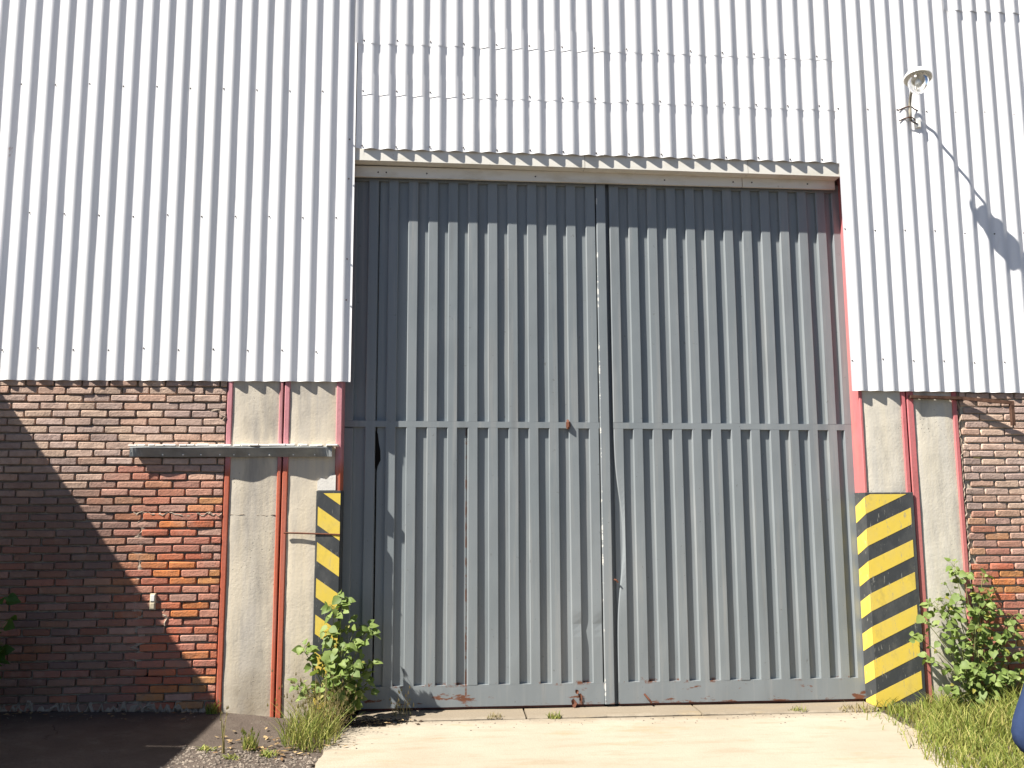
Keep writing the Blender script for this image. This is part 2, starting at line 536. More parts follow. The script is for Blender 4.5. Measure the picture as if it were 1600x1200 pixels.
# door sill: low broken concrete strip, three lengths
sill_x = [-0.72, 0.62, 2.02, 3.50]
sill = structure(MB().box(-0.76, 3.52, 0.02, 0.60, -0.20, -0.075).build('door_sill', 'drive'))
sub(sill)
for k in range(3):
    a, b = sill_x[k] + 0.008, sill_x[k + 1] - 0.008
    n = 24
    fr = []; bk = []
    for i in range(n + 1):
        xx = a + (b - a) * i / n
        e = 0.014 * nz(xx, 5.5 + k, 0, 6) + 0.008 * nz(xx, 2.2, 0, 21)
        zz = -0.046 + 0.004 * nz(xx, 1.2, k, 3)
        fr.append(((xx, -0.105 + e, -0.12), (xx, -0.112 + e, zz - 0.012), (xx, -0.098 + e, zz), (xx, 0.40, zz)))
    vs_ = [p for q in fr for p in q]
    fs = [(4 * i + m, 4 * i + 4 + m, 4 * i + 5 + m, 4 * i + 1 + m) for i in range(n) for m in range(3)]
    fs += [(0, 1, 2, 3), (4 * n + 3, 4 * n + 2, 4 * n + 1, 4 * n)]
    MB().add(vs_, fs).build('sill_slab', 'drive', sill)

# ------------------------------------------------------------------ hall behind the front (closes the interior, carries the roof)
mb = MB()
mb.box(-9.0, 9.5, 14.0, 14.2, -0.2, 8.0)
mb.box(-9.2, -9.0, 0.25, 14.2, -0.2, 8.0)
mb.box(9.5, 9.7, 0.25, 14.2, -0.2, 8.0)
mb.box(-9.2, 9.7, 0.25, 14.2, 8.0, 8.2)
structure(mb.build('hall_shell', 'mortar'))

# ------------------------------------------------------------------ corrugated cladding
H = 0.0265
def profile_phase(P):
    """distance from a crest to the end of its own shadow (where the lit face starts)"""
    d = lambda x: H * 0.5 * (1 + math.cos(2 * PI * x / P))
    x0 = math.asin(min(1, P / (PI * H * SX))) * P / (2 * PI)
    if PI * H * SX / P <= 1: return P * 0.5
    x = x0 + 0.002
    while x < P * 1.2 and d(x0) - (x - x0) / SX > d(x): x += 0.0005
    return x
def sheet(name, x0, x1, z0, z1, xc, P, yb, parent, seed=0, ztilt=0.0, seg=12, nzv=10):
    rnd = random.Random(seed)
    n = max(2, int(round((x1 - x0) / P * seg)))
    px_, dz = rnd.uniform(-0.006, 0.006), rnd.uniform(-0.004, 0.004)
    vs_ = []
    for j in range(nzv + 1):
        for i in range(n + 1):
            x = x0 + (x1 - x0) * i / n
            zb = z0 + ztilt * (x - 1.3) + dz + 0.0015 * nz(x, seed, 0, 9)
            z = zb + (z1 - zb) * (j / nzv) ** 1.6
            c_ = 0.5 * (1 + math.cos(2 * PI * (x + px_ - xc) / P))
            c_ = c_ ** 0.85
            w = 0.004 * nz(x, z, 2.7, 0.9) + 0.0030 * nz(x, z, 6.1, 3.0)
            if j == 0: w += 0.0012 * abs(nz(x, 0, seed, 8))
            vs_.append((x, yb - H * c_ - w, z))
    fs = [(j * (n + 1) + i, j * (n + 1) + i + 1, (j + 1) * (n + 1) + i + 1, (j + 1) * (n + 1) + i) for j in range(nzv) for i in range(n)]
    return MB().add(vs_, fs).build(name, 'sheet', parent, True)
def screws(parent, items):
    mb = MB()
    for (x, y, z) in items:
        r = 0.0075
        mb.add([(x + r * math.cos(k * PI / 3), y, z + r * math.sin(k * PI / 3)) for k in range(6)] +
               [(x + r * 0.6 * math.cos(k * PI / 3), y - 0.006, z + r * 0.6 * math.sin(k * PI / 3)) for k in range(6)],
               [(6, 7, 8, 9, 10, 11)] + [(k, (k + 1) % 6, 6 + (k + 1) % 6, 6 + k) for k in range(6)])
    o = mb.build('screw', 'screw', parent)
    o['kind'] = 'stuff'
    return o
def crest_y(x, xc, P, yb):
    return yb - H * (0.5 * (1 + math.cos(2 * PI * (x - xc) / P))) ** 0.85

YB = -0.010
rs = random.Random(3)
# left of the gate
PL = 0.1387
ph = profile_phase(PL)
xcL = -2.769 - ph
cl = thing('corrugated_cladding', 'white corrugated metal cladding left of the grey gate, above the brick wall', 'cladding', (-2.6, 0, 2.61))
edges = [-0.809, -0.809 - 8 * PL, -0.809 - 16 * PL, -0.809 - 24 * PL, -0.809 - 32 * PL, -0.809 - 40 * PL, -0.809 - 48 * PL, -0.809 - 57 * PL]
for k in range(7):
    sheet('sheet', edges[k + 1] - 0.05, edges[k], 2.613, 7.4, xcL, PL, YB - 0.0015 * (k % 2), cl, 11 + k)
it = []
for zr in (2.87, 4.0, 5.13, 6.2):
    for k in range(-14, 9):
        x = xcL + ph + 0.012 + (2 * k + (1 if zr == 4.0 else 0)) * PL
        if -5.3 < x < -0.82: it.append((x, crest_y(x, xcL, PL, YB) - 0.004, zr + rs.uniform(-0.012, 0.012)))
for zr in (3.3, 3.65, 4.35, 4.7): it.append((-0.855, crest_y(-0.855, xcL, PL, YB) - 0.004, zr))
screws(cl, it)
# above the gate: three tiers, the upper lapping over the lower
PM = 0.1443
YM = -0.003
phm = profile_phase(PM)
xcM = -0.184 - phm
cm = thing('corrugated_cladding', 'white corrugated metal cladding above the gate with two horizontal lap joints', 'cladding', (1.3, 0, 4.62))
for ti, (zb, zt, xa, xb, yo, tilt) in enumerate(((4.612, 5.30, -0.800, 3.470, 0.0, -0.0085), (5.095, 5.75, -0.800, 3.50, -0.0022, -0.0075), (5.566, 7.40, -0.82, 3.52, -0.0044, -0.004))):
    w = (xb - xa) / 4
    for k in range(4):
        sheet('sheet', xa + k * w - (0.05 if k else 0), xa + (k + 1) * w, zb, zt, xcM, PM, YM + yo - 0.0006 * (k % 2), cm, 31 + 7 * ti + k, tilt, nzv=6)
it = []
for zr, yo, ti in ((4.640, 0, -0.0085), (5.135, -0.0022, -0.0075), (5.605, -0.0044, -0.004)):
    for k in range(-2, 16):
        x = xcM + phm + 0.012 + 2 * k * PM
        if -0.78 < x < 3.45: it.append((x, crest_y(x, xcM, PM, YM + yo) - 0.004, zr + ti * (x - 1.3) + rs.uniform(-0.006, 0.006)))
screws(cm, it)
# right of the gate
PR = 0.1364
phr = profile_phase(PR)
xcR = 4.264 - phr
cr_ = thing('corrugated_cladding', 'white corrugated metal cladding right of the gate, carrying the wall lamp', 'cladding', (5.0, 0, 2.57))
er = [3.440, 3.44 + 8 * PR, 3.44 + 16 * PR, 3.44 + 24 * PR, 3.44 + 34 * PR, 3.44 + 44 * PR]
for k in range(5):
    sheet('sheet', er[k] - (0.05 if k else 0), er[k + 1], 2.568, 7.4 if k == 0 else 6.16, xcR, PR, YB - 0.008 - 0.0015 * (k % 2), cr_, 61 + k, -0.006)
for k in (1, 2, 3, 4):
    sheet('sheet', er[k] - 0.05, er[k + 1], 6.075, 7.4, xcR, PR, YB - 0.0125 - 0.0015 * (k % 2), cr_, 71 + k, -0.004, nzv=4)
it = []
for zr in (2.82, 3.98, 5.10):
    for k in range(-4, 14):
        x = xcR + phr + 0.012 + 2 * k * PR
        if 3.45 < x < 6.8: it.append((x, crest_y(x, xcR, PR, YB - 0.008) - 0.004, zr - 0.006 * (x - 4) + rs.uniform(-0.012, 0.012)))
screws(cr_, it)

# ------------------------------------------------------------------ lintel over the gate: white flashing and recessed beam
def prism_x(name, mat, parent, prof, x0, x1, tilt, n=20, wob=0.0):
    """profile (y,z) list swept along x, sagging by tilt*(x-1.3)"""
    k = len(prof)
    vs_ = []
    for i in range(n + 1):
        x = x0 + (x1 - x0) * i / n
        for (y, z) in prof:
            vs_.append((x, y + wob * nz(x, y, z, 3), z + tilt * (x - 1.3) + wob * nz(x, z, 2, 4)))
    fs = [(i * k + a, (i + 1) * k + a, (i + 1) * k + (a + 1) % k, i * k + (a + 1) % k) for i in range(n) for a in range(k)]
    fs += [tuple(range(k - 1, -1, -1)), tuple(n * k + a for a in range(k))]
    return MB().add(vs_, fs).build(name, mat, parent)
li = thing('gate_lintel', 'cream white metal lintel and flashing along the top of the gate opening', 'lintel', (1.3, 0, 4.4))
for a, b in ((-0.86, 1.17), (1.174, 2.62), (2.624, 3.46)):
    prism_x('flashing', 'flashing', li, [(0.006, 4.504), (0.150, 4.510), (0.150, 4.514), (0.009, 4.508), (0.009, 4.72), (0.006, 4.72)], a, b, -0.0130, 12, 0.0012)
for a, b in ((-0.86, 2.60), (2.606, 3.452)):
    prism_x('beam', 'flashing', li, [(0.118, 4.413), (0.142, 4.413), (0.142, 4.509), (0.118, 4.509)], a, b, -0.0068, 10)
it = [(x, 0.117, 4.455 - 0.0068 * (x - 1.3)) for x in (-0.62, -0.55, -0.2, 0.75, 1.9, 2.52, 2.69, 3.2)]
screws(li, it)
# wall panel behind the cladding above the opening (keeps the hall dark)
structure(MB().box(-9.0, 9.6, 0.20, 0.24, 4.47, 8.0).build('inner_wall', 'mortar'))

# ------------------------------------------------------------------ columns of faded red steel with concrete infill
def column(name, label, x0, xa, xb, x1, red, conc, ztop, deep_l=0.16, deep_r=0.16, zb=-0.12):
    o = thing(name, label, 'column', ((x0 + x1) / 2, 0, 0), 'steel and concrete columns beside the gate')
    yf = -0.006
    MB().bbox(x0, xa - 0.001, yf, deep_l, zb, ztop, 0.006).build('flange', red, o)
    MB().bbox(xb + 0.001, x1, yf, deep_r, zb, ztop, 0.006).build('flange', red, o)
    # concrete infill: slightly uneven face
    n, m = 8, 50
    vs_ = []
    for j in range(m + 1):
        for i in range(n + 1):
            x = xa + (xb - xa) * i / n
            z = zb + (2.80 - zb) * j / m
            e = 0.0045 * nz(x, z, x0, 3.2) + 0.003 * nz(x, z, x0 + 4, 11)
            if i in (0, n): e += 0.006
            vs_.append((x, 0.001 + e, z))
    MB().add(vs_, [(j * (n + 1) + i, j * (n + 1) + i + 1, (j + 1) * (n + 1) + i + 1, (j + 1) * (n + 1) + i) for j in range(m) for i in range(n)]).build('concrete_infill', conc, o, True)
    return o
column('gate_column', 'concrete column with faded red steel edges between brick wall and left gate column', -1.800, -1.757, -1.384, -1.352, 'red_left', 'concrete', 4.55)
column('gate_column', 'concrete column with red edges directly left of the gate, hazard stripes at its foot', -1.340, -1.296, -0.921, -0.872, 'red_left', 'concrete', 4.55, 0.16, 0.24)
column('gate_column', 'concrete column with pinkish red edges directly right of the gate, above the large hazard stripes', 3.508, 3.536, 3.876, 3.918, 'red_right', 'concrete_pale', 4.55, 0.24, 0.16)
column('gate_column', 'concrete column with red edges between right hazard stripes and the right brick wall', 3.930, 3.990, 4.335, 4.377, 'red_right', 'concrete_pale', 4.55)

# ------------------------------------------------------------------ brickwork
def brick_mesh(l, h, seed, dep=0.05):
    r = random.Random(seed)
    b = r.uniform(0.004, 0.008)
    b2 = b * 0.45
    j = lambda s_: r.uniform(-s_, s_)
    kk = [r.uniform(0.002, 0.008) for _ in range(4)]
    def ring(ins, y):
        x, z = l / 2 - ins, h / 2 - ins
        k = [min(q, x * 0.4) for q in kk]
        return [(-x, y, -z + k[0] + j(0.001)), (-x + k[0], y + j(0.001), -z + j(0.002)), (x - k[1], y + j(0.001), -z + j(0.002)), (x, y, -z + k[1]),
                (x + j(0.001), y, z - k[2]), (x - k[2], y + j(0.001), z + j(0.002)), (-x + k[3], y + j(0.001), z + j(0.002)), (-x + j(0.001), y, z - k[3])]
    yo = j(0.0045)
    rings = [ring(b, -0.006 + yo), ring(b2, -0.004 + yo), ring(0.0, 0.002 + yo), ring(0.0, dep)]
    vs_ = [p for rg_ in rings for p in rg_]
    fs = [(0, 1, 6, 7), (1, 2, 5, 6), (2, 3, 4, 5)]  # front face
    for q in range(3):
        for k in range(8):
            k2 = (k + 1) % 8
            fs.append((8 * (q + 1) + k, 8 * (q + 1) + k2, 8 * q + k2, 8 * q + k))
    return vs_, fs
VAR = []
def brick_variants():
    for s_ in range(14):
        vs_, fs = brick_mesh(0.205, 0.0505, 100 + s_)
        me = MB().add(vs_, fs).mesh('brick')
        me.materials.append(M['brick'])
        for p in me.polygons[3:19]: p.use_smooth = True
        VAR.append(me)
brick_variants()

def brick_colour(x, z, r):
    dusty = [(0.56, 0.40, 0.315), (0.51, 0.365, 0.295), (0.60, 0.435, 0.33), (0.44, 0.325, 0.28), (0.55, 0.36, 0.27), (0.50, 0.37, 0.31)]
    red = [(0.52, 0.165, 0.085), (0.47, 0.145, 0.085), (0.60, 0.215, 0.080), (0.56, 0.255, 0.10), (0.46, 0.18, 0.125), (0.47, 0.27, 0.21), (0.50, 0.23, 0.16)]
    brown = [(0.24, 0.14, 0.11), (0.25, 0.12, 0.085), (0.22, 0.14, 0.12), (0.27, 0.165, 0.125)]
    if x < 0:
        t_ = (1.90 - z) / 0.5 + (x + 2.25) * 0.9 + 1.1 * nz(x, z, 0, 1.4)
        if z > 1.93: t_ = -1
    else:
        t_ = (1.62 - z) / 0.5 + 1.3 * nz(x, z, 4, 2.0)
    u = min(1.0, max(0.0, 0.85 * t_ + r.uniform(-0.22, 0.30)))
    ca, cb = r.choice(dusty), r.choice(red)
    shade_k = min(1.0, max(0.0, (2.05 - z) / 0.6)) * min(1.0, max(0.0, (-2.25 - x) / 0.5))  # shade of the shadowed lower left put into the brick colour
    if shade_k > 0:
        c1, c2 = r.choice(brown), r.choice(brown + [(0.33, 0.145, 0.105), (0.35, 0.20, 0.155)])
        shade_k = min(1.0, shade_k * r.uniform(0.7, 1.3))
        ca = tuple(ca[i] + (c1[i] - ca[i]) * shade_k for i in range(3)); cb = tuple(cb[i] + (c2[i] - cb[i]) * shade_k for i in range(3))
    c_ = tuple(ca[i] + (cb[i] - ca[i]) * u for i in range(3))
    k = r.uniform(0.88, 1.10)
    return tuple(min(1, v * k) for v in c_) + (1.0,)

def lay(x0, x1, z_lo, z_top, phase0, seed, skip=None):
    """list of (cx, cz, length)"""
    r = random.Random(seed)
    res = []
    L = 0.2185; Hc = 0.0632
    k = -1
    while True:
        zc = z_top - k * Hc
        if zc < z_lo: break
        ph_ = phase0 + (0.5 * L if k % 2 else 0) + r.uniform(-0.022, 0.022)
        i0 = math.floor((x0 - ph_) / L) - 1
        x = ph_ + i0 * L
        while x < x1:
            a = max(x + 0.0065 + r.uniform(-0.002, 0.002), x0); b = min(x + L - 0.0065 + r.uniform(-0.002, 0.002), x1)
            if b - a > 0.035 and not (skip and skip((a + b) / 2, zc)):
                res.append(((a + b) / 2, zc + r.uniform(-0.003, 0.003), b - a))
            x += L
        k += 1
    return res

def brick_wall(label, x0, x1, z_lo, z_top, ph0, seed, vis, skip=None, bed=0.019, mort='mortar'):
    w = thing('brick_wall', label, 'wall', ((x0 + x1) / 2, 0, 0))
    # mortar bed, recessed and uneven, running unbroken behind the vent hole plate
    mb = MB()
    n = max(8, int((x1 - x0) / 0.06)); m = 44
    vs_ = []
    for j in range(m + 1):
        for i in range(n + 1):
            x = x0 + (x1 - x0) * i / n
            z = -0.15 + 2.95 * j / m
            vs_.append((x, bed + 0.005 * nz(x, z, seed, 6) + 0.003 * nz(x, z, seed, 17), z))
    mb.add(vs_, [(j * (n + 1) + i, j * (n + 1) + i + 1, (j + 1) * (n + 1) + i + 1, (j + 1) * (n + 1) + i) for j in range(m) for i in range(n)])
    mb.box(x0 - 0.2, x1, 0.05, 0.24, -0.15, 4.5)
    mb.build('mortar_bed', mort, w)
    rows = lay(x0, x1, z_lo, z_top, ph0, seed, skip)
    rows.sort(key=lambda b: vis(b))
    r = random.Random(seed + 1)
    for (cx, cz, ln) in rows[:300]:
        me = r.choice(VAR)
        o = link('brick', me, w)
        s_ = r.choice((1, -1))
        o.location = (cx, r.uniform(-0.0035, 0.0035), cz)
        o.rotation_euler = (r.uniform(-0.05, 0.05), r.uniform(-0.016, 0.016), r.uniform(-0.022, 0.022))
        o.scale = (ln / 0.205, 1, r.uniform(0.95, 1.05))
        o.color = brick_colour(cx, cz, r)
    rest = rows[300:]
    if rest:
        mb = MB(); cols = []
        for (cx, cz, ln) in rest:
            vs_, fs = brick_mesh(ln, 0.0505, r.randrange(100000))
            dy = r.uniform(-0.0035, 0.0035)
            mb.add([(a + cx, b + dy, c_ + cz) for a, b, c_ in vs_], fs)
            cols += [brick_colour(cx, cz, r)] * len(vs_)
        me = mb.mesh('brick_mass')
        at = me.color_attributes.new('Col', 'FLOAT_COLOR', 'POINT')
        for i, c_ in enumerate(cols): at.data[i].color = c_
        me.materials.append(M['brick_stuff'])
        o = link('brick_mass', me, w)
        o['kind'] = 'stuff'
    return w
hole_skip = lambda x, z: (abs(x + 2.307) < 0.11 and abs(z - 0.29) < 0.03)
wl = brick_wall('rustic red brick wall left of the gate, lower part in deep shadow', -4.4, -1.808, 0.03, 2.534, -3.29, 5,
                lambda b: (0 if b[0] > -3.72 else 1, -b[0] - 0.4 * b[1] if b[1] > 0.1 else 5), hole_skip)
wr = brick_wall('weathered brick wall at the right edge, behind the leafy shrub', 4.402, 7.0, 0.03, 2.520, 4.44, 9, lambda b: b[0], None, 0.012, 'mortar_pale')

def blob_strip(name, mat, parent, pts, wid, thick, seed, seg=5):
    """rough smear of mortar following pts (x,z) on the wall face"""
    r = random.Random(seed)
    path = []
    for (a, b) in zip(pts[:-1], pts[1:]):
        d = math.hypot(b[0] - a[0], b[1] - a[1])
        k = max(2, int(d / 0.022))
        for i in range(k): path.append((a[0] + (b[0] - a[0]) * i / k, a[1] + (b[1] - a[1]) * i / k))
    path.append(pts[-1])
    vs_ = []; fs = []
    for i, (x, z) in enumerate(path):
        x2, z2 = path[min(i + 1, len(path) - 1)]; x1_, z1_ = path[max(i - 1, 0)]
        dx, dz = x2 - x1_, z2 - z1_
        l = math.hypot(dx, dz) or 1
        nx_, nz_ = -dz / l, dx / l
        w = wid * (0.45 + 0.9 * r.random())
        o_ = wid * r.uniform(-0.5, 0.5)
        for k in range(seg):
            s_ = -1 + 2 * k / (seg - 1)
            h = thick * (1 - s_ * s_) * (0.4 + 0.9 * r.random()) - 0.006
            vs_.append((x + nx_ * (s_ * w / 2 + o_), -h + 0.002 if abs(s_) < 1 else 0.012, z + nz_ * (s_ * w / 2 + o_)))
    for i in range(len(path) - 1):
        for k in range(seg - 1):
            a = i * seg + k
            fs.append((a, a + 1, a + seg + 1, a + seg))
    return MB().add(vs_, fs).build(name, mat, parent)
blob_strip('mortar_smear', 'mortar_blob', wl, [(-2.50, 1.55), (-2.2, 1.545), (-1.81, 1.532)], 0.030, 0.018, 1)
blob_strip('mortar_smear', 'mortar_blob', wl, [(-2.46, 1.55), (-2.44, 1.2), (-2.45, 0.9), (-2.42, 0.4)], 0.075, 0.012, 2)
blob_strip('mortar_smear', 'mortar_blob', wl, [(-2.30, 0.89), (-2.22, 0.75), (-2.20, 0.68)], 0.035, 0.018, 3)
blob_strip('mortar_smear', 'mortar_blob', wl, [(-1.93, 2.38), (-1.83, 2.345), (-1.822, 2.30)], 0.045, 0.02, 4)
blob_strip('mortar_smear', 'mortar_blob', wl, [(-4.3, 0.075), (-3.0, 0.055), (-1.82, 0.03)], 0.085, 0.022, 5)
blob_strip('mortar_smear', 'mortar_blob', wr, [(4.388, 2.56), (4.39, 1.2), (4.39, 0.0)], 0.020, 0.014, 6)
blob_strip('yellow_smear', 'yellowpatch', wr, [(4.49, 2.005), (4.55, 2.00), (4.62, 2.018)], 0.045, 0.012, 7)
blob_strip('mortar_smear', 'mortar_blob', bpy.data.objects['gate_column'], [(-1.75, 1.535), (-1.55, 1.533), (-1.39, 1.528)], 0.010, 0.010, 8)
# black plate standing in for the shade inside the missing brick's pocket
mb = MB()
mb.box(-2.358, -2.256, 0.012, 0.0125, 0.265, 0.316)
mb.build('hole_dark_plate', 'dark', wl)

# ------------------------------------------------------------------ small things on the left wall and columns
ob = thing('wall_socket', 'small beige cable box fixed to the left brick wall', 'socket', (-2.31, 0, 0.80))
MB().bbox(-2.331, -2.289, -0.032, 0.004, 0.800, 0.925, 0.005).build('box', 'bakelite', ob)
MB().bbox(-2.325, -2.295, -0.036, -0.0325, 0.868, 0.915, 0.002).build('cover', 'enamel', ob)
MB().bbox(-2.325, -2.295, -0.036, -0.0325, 0.810, 0.852, 0.002).build('cover', 'bakelite', ob)

# bent metal ledge across wall and columns
n = 60
rows_ = []
for i in range(n + 1):
    x = -2.530 + 1.590 * i / n
    s_ = i / n
    tw = max(0, 1 - s_ / 0.07) + max(0, 1 - (1 - s_) / 0.09)
    wv = 0.011 * math.sin(s_ * 15.5 + 1.0) + 0.006 * nz(x, 1, 1, 5) - 0.012 * max(0, (s_ - .9)) * 10 * 0
    pt = 0.083 + wv - 0.020 * min(1, tw)
    pb = 0.030 + wv * 0.6 + 0.036 * min(1, tw)
    zt = 2.075 + 0.003 * nz(x, 0, 3, 4); zb_ = 1.997 + 0.004 * nz(x, 3, 0, 5)
    rows_.append([(x, 0.01, zt + 0.012), (x, -pt, zt), (x, -pt - 0.002, zt - 0.006), (x, -pb, zb_), (x, -pb + 0.004, zb_ + 0.001), (x, -pt + 0.004, zt - 0.006), (x, 0.01, zt + 0.006)])
vs_ = [p for q in rows_ for p in q]
fs = [(i * 7 + a, (i + 1) * 7 + a, (i + 1) * 7 + (a + 1) % 7, i * 7 + (a + 1) % 7) for i in range(n) for a in range(7)]
fs += [(6, 5, 4, 3, 2, 1, 0), tuple(n * 7 + a for a in range(7))]
lg = thing('metal_ledge', 'bent grey sheet metal ledge across the left brick wall and columns', 'ledge', (-1.73, 0, 2.0))
MB().add(vs_, fs).build('drip_sheet', 'galv', lg)
it = []
mb = MB()
for x in (-2.28, -2.12, -1.98, -1.83, -1.72, -1.60, -1.44, -1.25, -1.08):
    mb.box(x - 0.005, x + 0.005, -0.052, -0.030, 2.008, 2.018)
q = mb.build('rivet', 'enamel', lg); q['kind'] = 'stuff'
mb = MB()
for k in range(26):
    x = -2.50 + 1.54 * k / 25 + rs.uniform(-0.02, 0.02)
    w = rs.uniform(0.02, 0.05)
    mb.bbox(x - w, x + w, -0.070 + rs.uniform(-0.01, 0.01), -0.005, 2.080, 2.092 + rs.uniform(0, 0.008), 0.006)
mb.build('mortar_line', 'plaster', lg)

tag(MB().tube([(-1.312, -0.022, 1.389), (-1.2, -0.020, 1.386), (-1.05, -0.026, 1.380), (-0.93, -0.024, 1.375), (-0.868, -0.026, 1.372)], 0.007, 6).build('steel_rod', 'rust'),
    'thin rusty rod across the column left of the gate', 'rod')
blob_strip_o = MB()
pp = [(-1.058, 1.727), (-0.912, 1.727), (-0.912, 1.85), (-0.95, 1.85), (-0.985, 1.815), (-1.03, 1.825), (-1.058, 1.80)]
mb = MB().add([(x, -0.0135, z) for x, z in pp] + [(x, 0.006, z) for x, z in pp], [tuple(range(7))] + [(k, k + 7, (k + 1) % 7 + 7, (k + 1) % 7) for k in range(7)])
tag(mb.build('plaster_patch', 'plaster'), 'white plaster patch above the left hazard stripes', 'plaster patch')

# ------------------------------------------------------------------ hazard boards
def clip_poly(poly, zmin, zmax):
    for lim, sgn in ((zmin, 1), (zmax, -1)):
        out = []
        for i in range(len(poly)):
            a, b = poly[i], poly[(i + 1) % len(poly)]
            ia, ib = (a[1] - lim) * sgn >= 0, (b[1] - lim) * sgn >= 0
            if ia: out.append(a)
            if ia != ib:
                t_ = (lim - a[1]) / (b[1] - a[1])
                out.append((a[0] + (b[0] - a[0]) * t_, lim))
        poly = out
        if not poly: return poly
    return poly
def plate(mb, poly, fn, th):
    k = len(poly)
    f0 = [fn(u, z, 0) for u, z in poly]; f1 = [fn(u, z, th) for u, z in poly]
    mb.add(f1 + f0, [tuple(range(k))] + [(i, i + k, (i + 1) % k + k, (i + 1) % k) for i in range(k)])
# right: front plate and a return plate into the opening
hr = thing('hazard_board', 'tall black and yellow hazard striped board on the right gate column', 'hazard board', (3.70, 0, 0))
X0, X1, ZT, ZB = 3.500, 3.922, 1.692, -0.05
MB().bbox(X0, X1, -0.024, -0.0125, ZB, ZT, 0.003).build('board', 'black', hr)
MB().box(X0, X0 + 0.0075, -0.0120, 0.170, ZB, ZT).build('return_plate', 'black', hr)
for k in range(8):
    T = 1.835 - 0.2665 * k
    hgt = 0.143
    poly = clip_poly([(X0 + 0.001, T - 0.177), (X1 - 0.030, T - 0.005), (X1 - 0.030, T - hgt), (X0 + 0.001, T - 0.177 - hgt)], ZB + 0.004, ZT - 0.014)
    if len(poly) >= 3:
        mb = MB(); plate(mb, poly, lambda u, z, t_: (u, -0.0241 - t_, z), 0.0015); mb.build('stripe', 'yellow', hr)
    poly = clip_poly([(-0.022, T - 0.179), (0.165, T - 0.26), (0.165, T - 0.26 - hgt), (-0.022, T - 0.179 - hgt)], ZB + 0.004, ZT - 0.014)
    if len(poly) >= 3:
        mb = MB(); plate(mb, poly, lambda u, z, t_: (X0 - 0.0001 - t_, u, z), 0.0015); mb.build('stripe', 'yellow', hr)
hl = thing('hazard_board', 'narrow black and yellow hazard striped board on the left gate column, behind the weeds', 'hazard board', (-0.96, 0, 0))
X0, X1, ZT, ZB = -1.063, -0.868, 1.723, -0.05
MB().bbox(X0, X1, -0.024, -0.0125, ZB, ZT, 0.003).build('board', 'black', hl)
MB().box(X1 - 0.0040, X1 + 0.0035, -0.0120, 0.170, ZB, ZT).build('return_plate', 'black', hl)
for k in range(-1, 7):
    T = 1.597 - 0.283 * k
    hgt = 0.148
    poly = clip_poly([(X0 + 0.016, T), (X1 - 0.001, T - 0.125), (X1 - 0.001, T - 0.125 - hgt), (X0 + 0.016, T - hgt)], ZB + 0.004, ZT - 0.020)
    if len(poly) >= 3:
        mb = MB(); plate(mb, poly, lambda u, z, t_: (u, -0.0241 - t_, z), 0.0015); mb.build('stripe', 'yellow', hl)

# ------------------------------------------------------------------ the gate: two leaves
YD = 0.176          # front of ribs and rails
RD = 0.031          # depth of the pans between the ribs
def rail(name, parent, x0, x1, z0, z1, t0=0.0, y=YD, th=0.03, seed=0, dent=0.0, mat='gate'):
    n = max(2, int((x1 - x0) / 0.06))
    vs_ = []
    for i in range(n + 1):
        x = x0 + (x1 - x0) * i / n
        dz = t0 * (x - 1.3)
        e = dent * nz(x, seed, 0, 2.3)
        for (yy, zz) in ((y + e, z0 + dz), (y + e, z1 + dz), (y + th, z1 + dz), (y + th, z0 + dz)):
            vs_.append((x, yy, zz))
    fs = [(i * 4 + a, (i + 1) * 4 + a, (i + 1) * 4 + (a + 1) % 4, i * 4 + (a + 1) % 4) for i in range(n) for a in range(4)]
    fs += [(3, 2, 1, 0), tuple(n * 4 + a for a in range(4))]
    return MB().add([tuple(v) for v in vs_], [tuple(reversed(f)) for f in fs]).build(name, mat, parent)
def rib(name, parent, x0, x1, z0, z1, seed, dent=None, y=YD, mat='gate', cut=None):
    m = 40
    r = random.Random(seed)
    vs_ = []
    for j in range(m + 1):
        z = z0 + (z1 - z0) * j / m
        wx = 0.0022 * nz(seed * 3.1, z, 0, 0.8)
        e = 0.0022 * nz(seed * 1.7, z, 2, 1.1)
        dl = dr = 0.0
        if dent:
            for (zc, hw, a_l, a_r) in dent:
                g = math.exp(-((z - zc) / hw) ** 2)
                dl += a_l * g; dr += a_r * g
        b = 0.0045
        sx_ = cut[2] * math.exp(-abs((z - cut[0]) / cut[1]) ** 2.4) if cut else 0.0
        for (xx, yy) in ((x0 + wx + sx_, y + RD + 0.004), (x0 + wx + sx_, y + 0.0055 + e + dl), (x0 + 0.0075 + wx + sx_, y + e + dl), (x1 - b + wx, y + e + dr), (x1 + wx, y + b + e + dr), (x1 + wx, y + RD + 0.004)):
            vs_.append((xx, yy, z))
    fs = [(j * 6 + a, j * 6 + a + 1, (j + 1) * 6 + a + 1, (j + 1) * 6 + a) for j in range(m) for a in range(5)]
    fs += [(0, 5, 4, 3, 2, 1), tuple(m * 6 + a for a in range(6))]
    return MB().add(vs_, fs).build(name, mat, parent)
def pan(name, parent, x0, x1, z0, z1, mat='gate'):
    n, m = max(2, int((x1 - x0) / 0.08)), 24
    vs_ = []
    for j in range(m + 1):
        for i in range(n + 1):
            x = x0 + (x1 - x0) * i / n; z = z0 + (z1 - z0) * j / m
            vs_.append((x, YD + RD + 0.0015 * nz(x, z, 8, 2), z))
    mb = MB().add(vs_, [(j * (n + 1) + i, j * (n + 1) + i + 1, (j + 1) * (n + 1) + i + 1, (j + 1) * (n + 1) + i) for j in range(m) for i in range(n)])
    o = mb.build(name, mat, parent, True)
    return o
ZTOP, ZBOT = 4.47, -0.034
gl = thing('gate_leaf', 'left leaf of the grey ribbed metal gate, with a wicket door cut into it', 'gate leaf', (0.25, YD, 0), 'leaves of the grey metal gate')
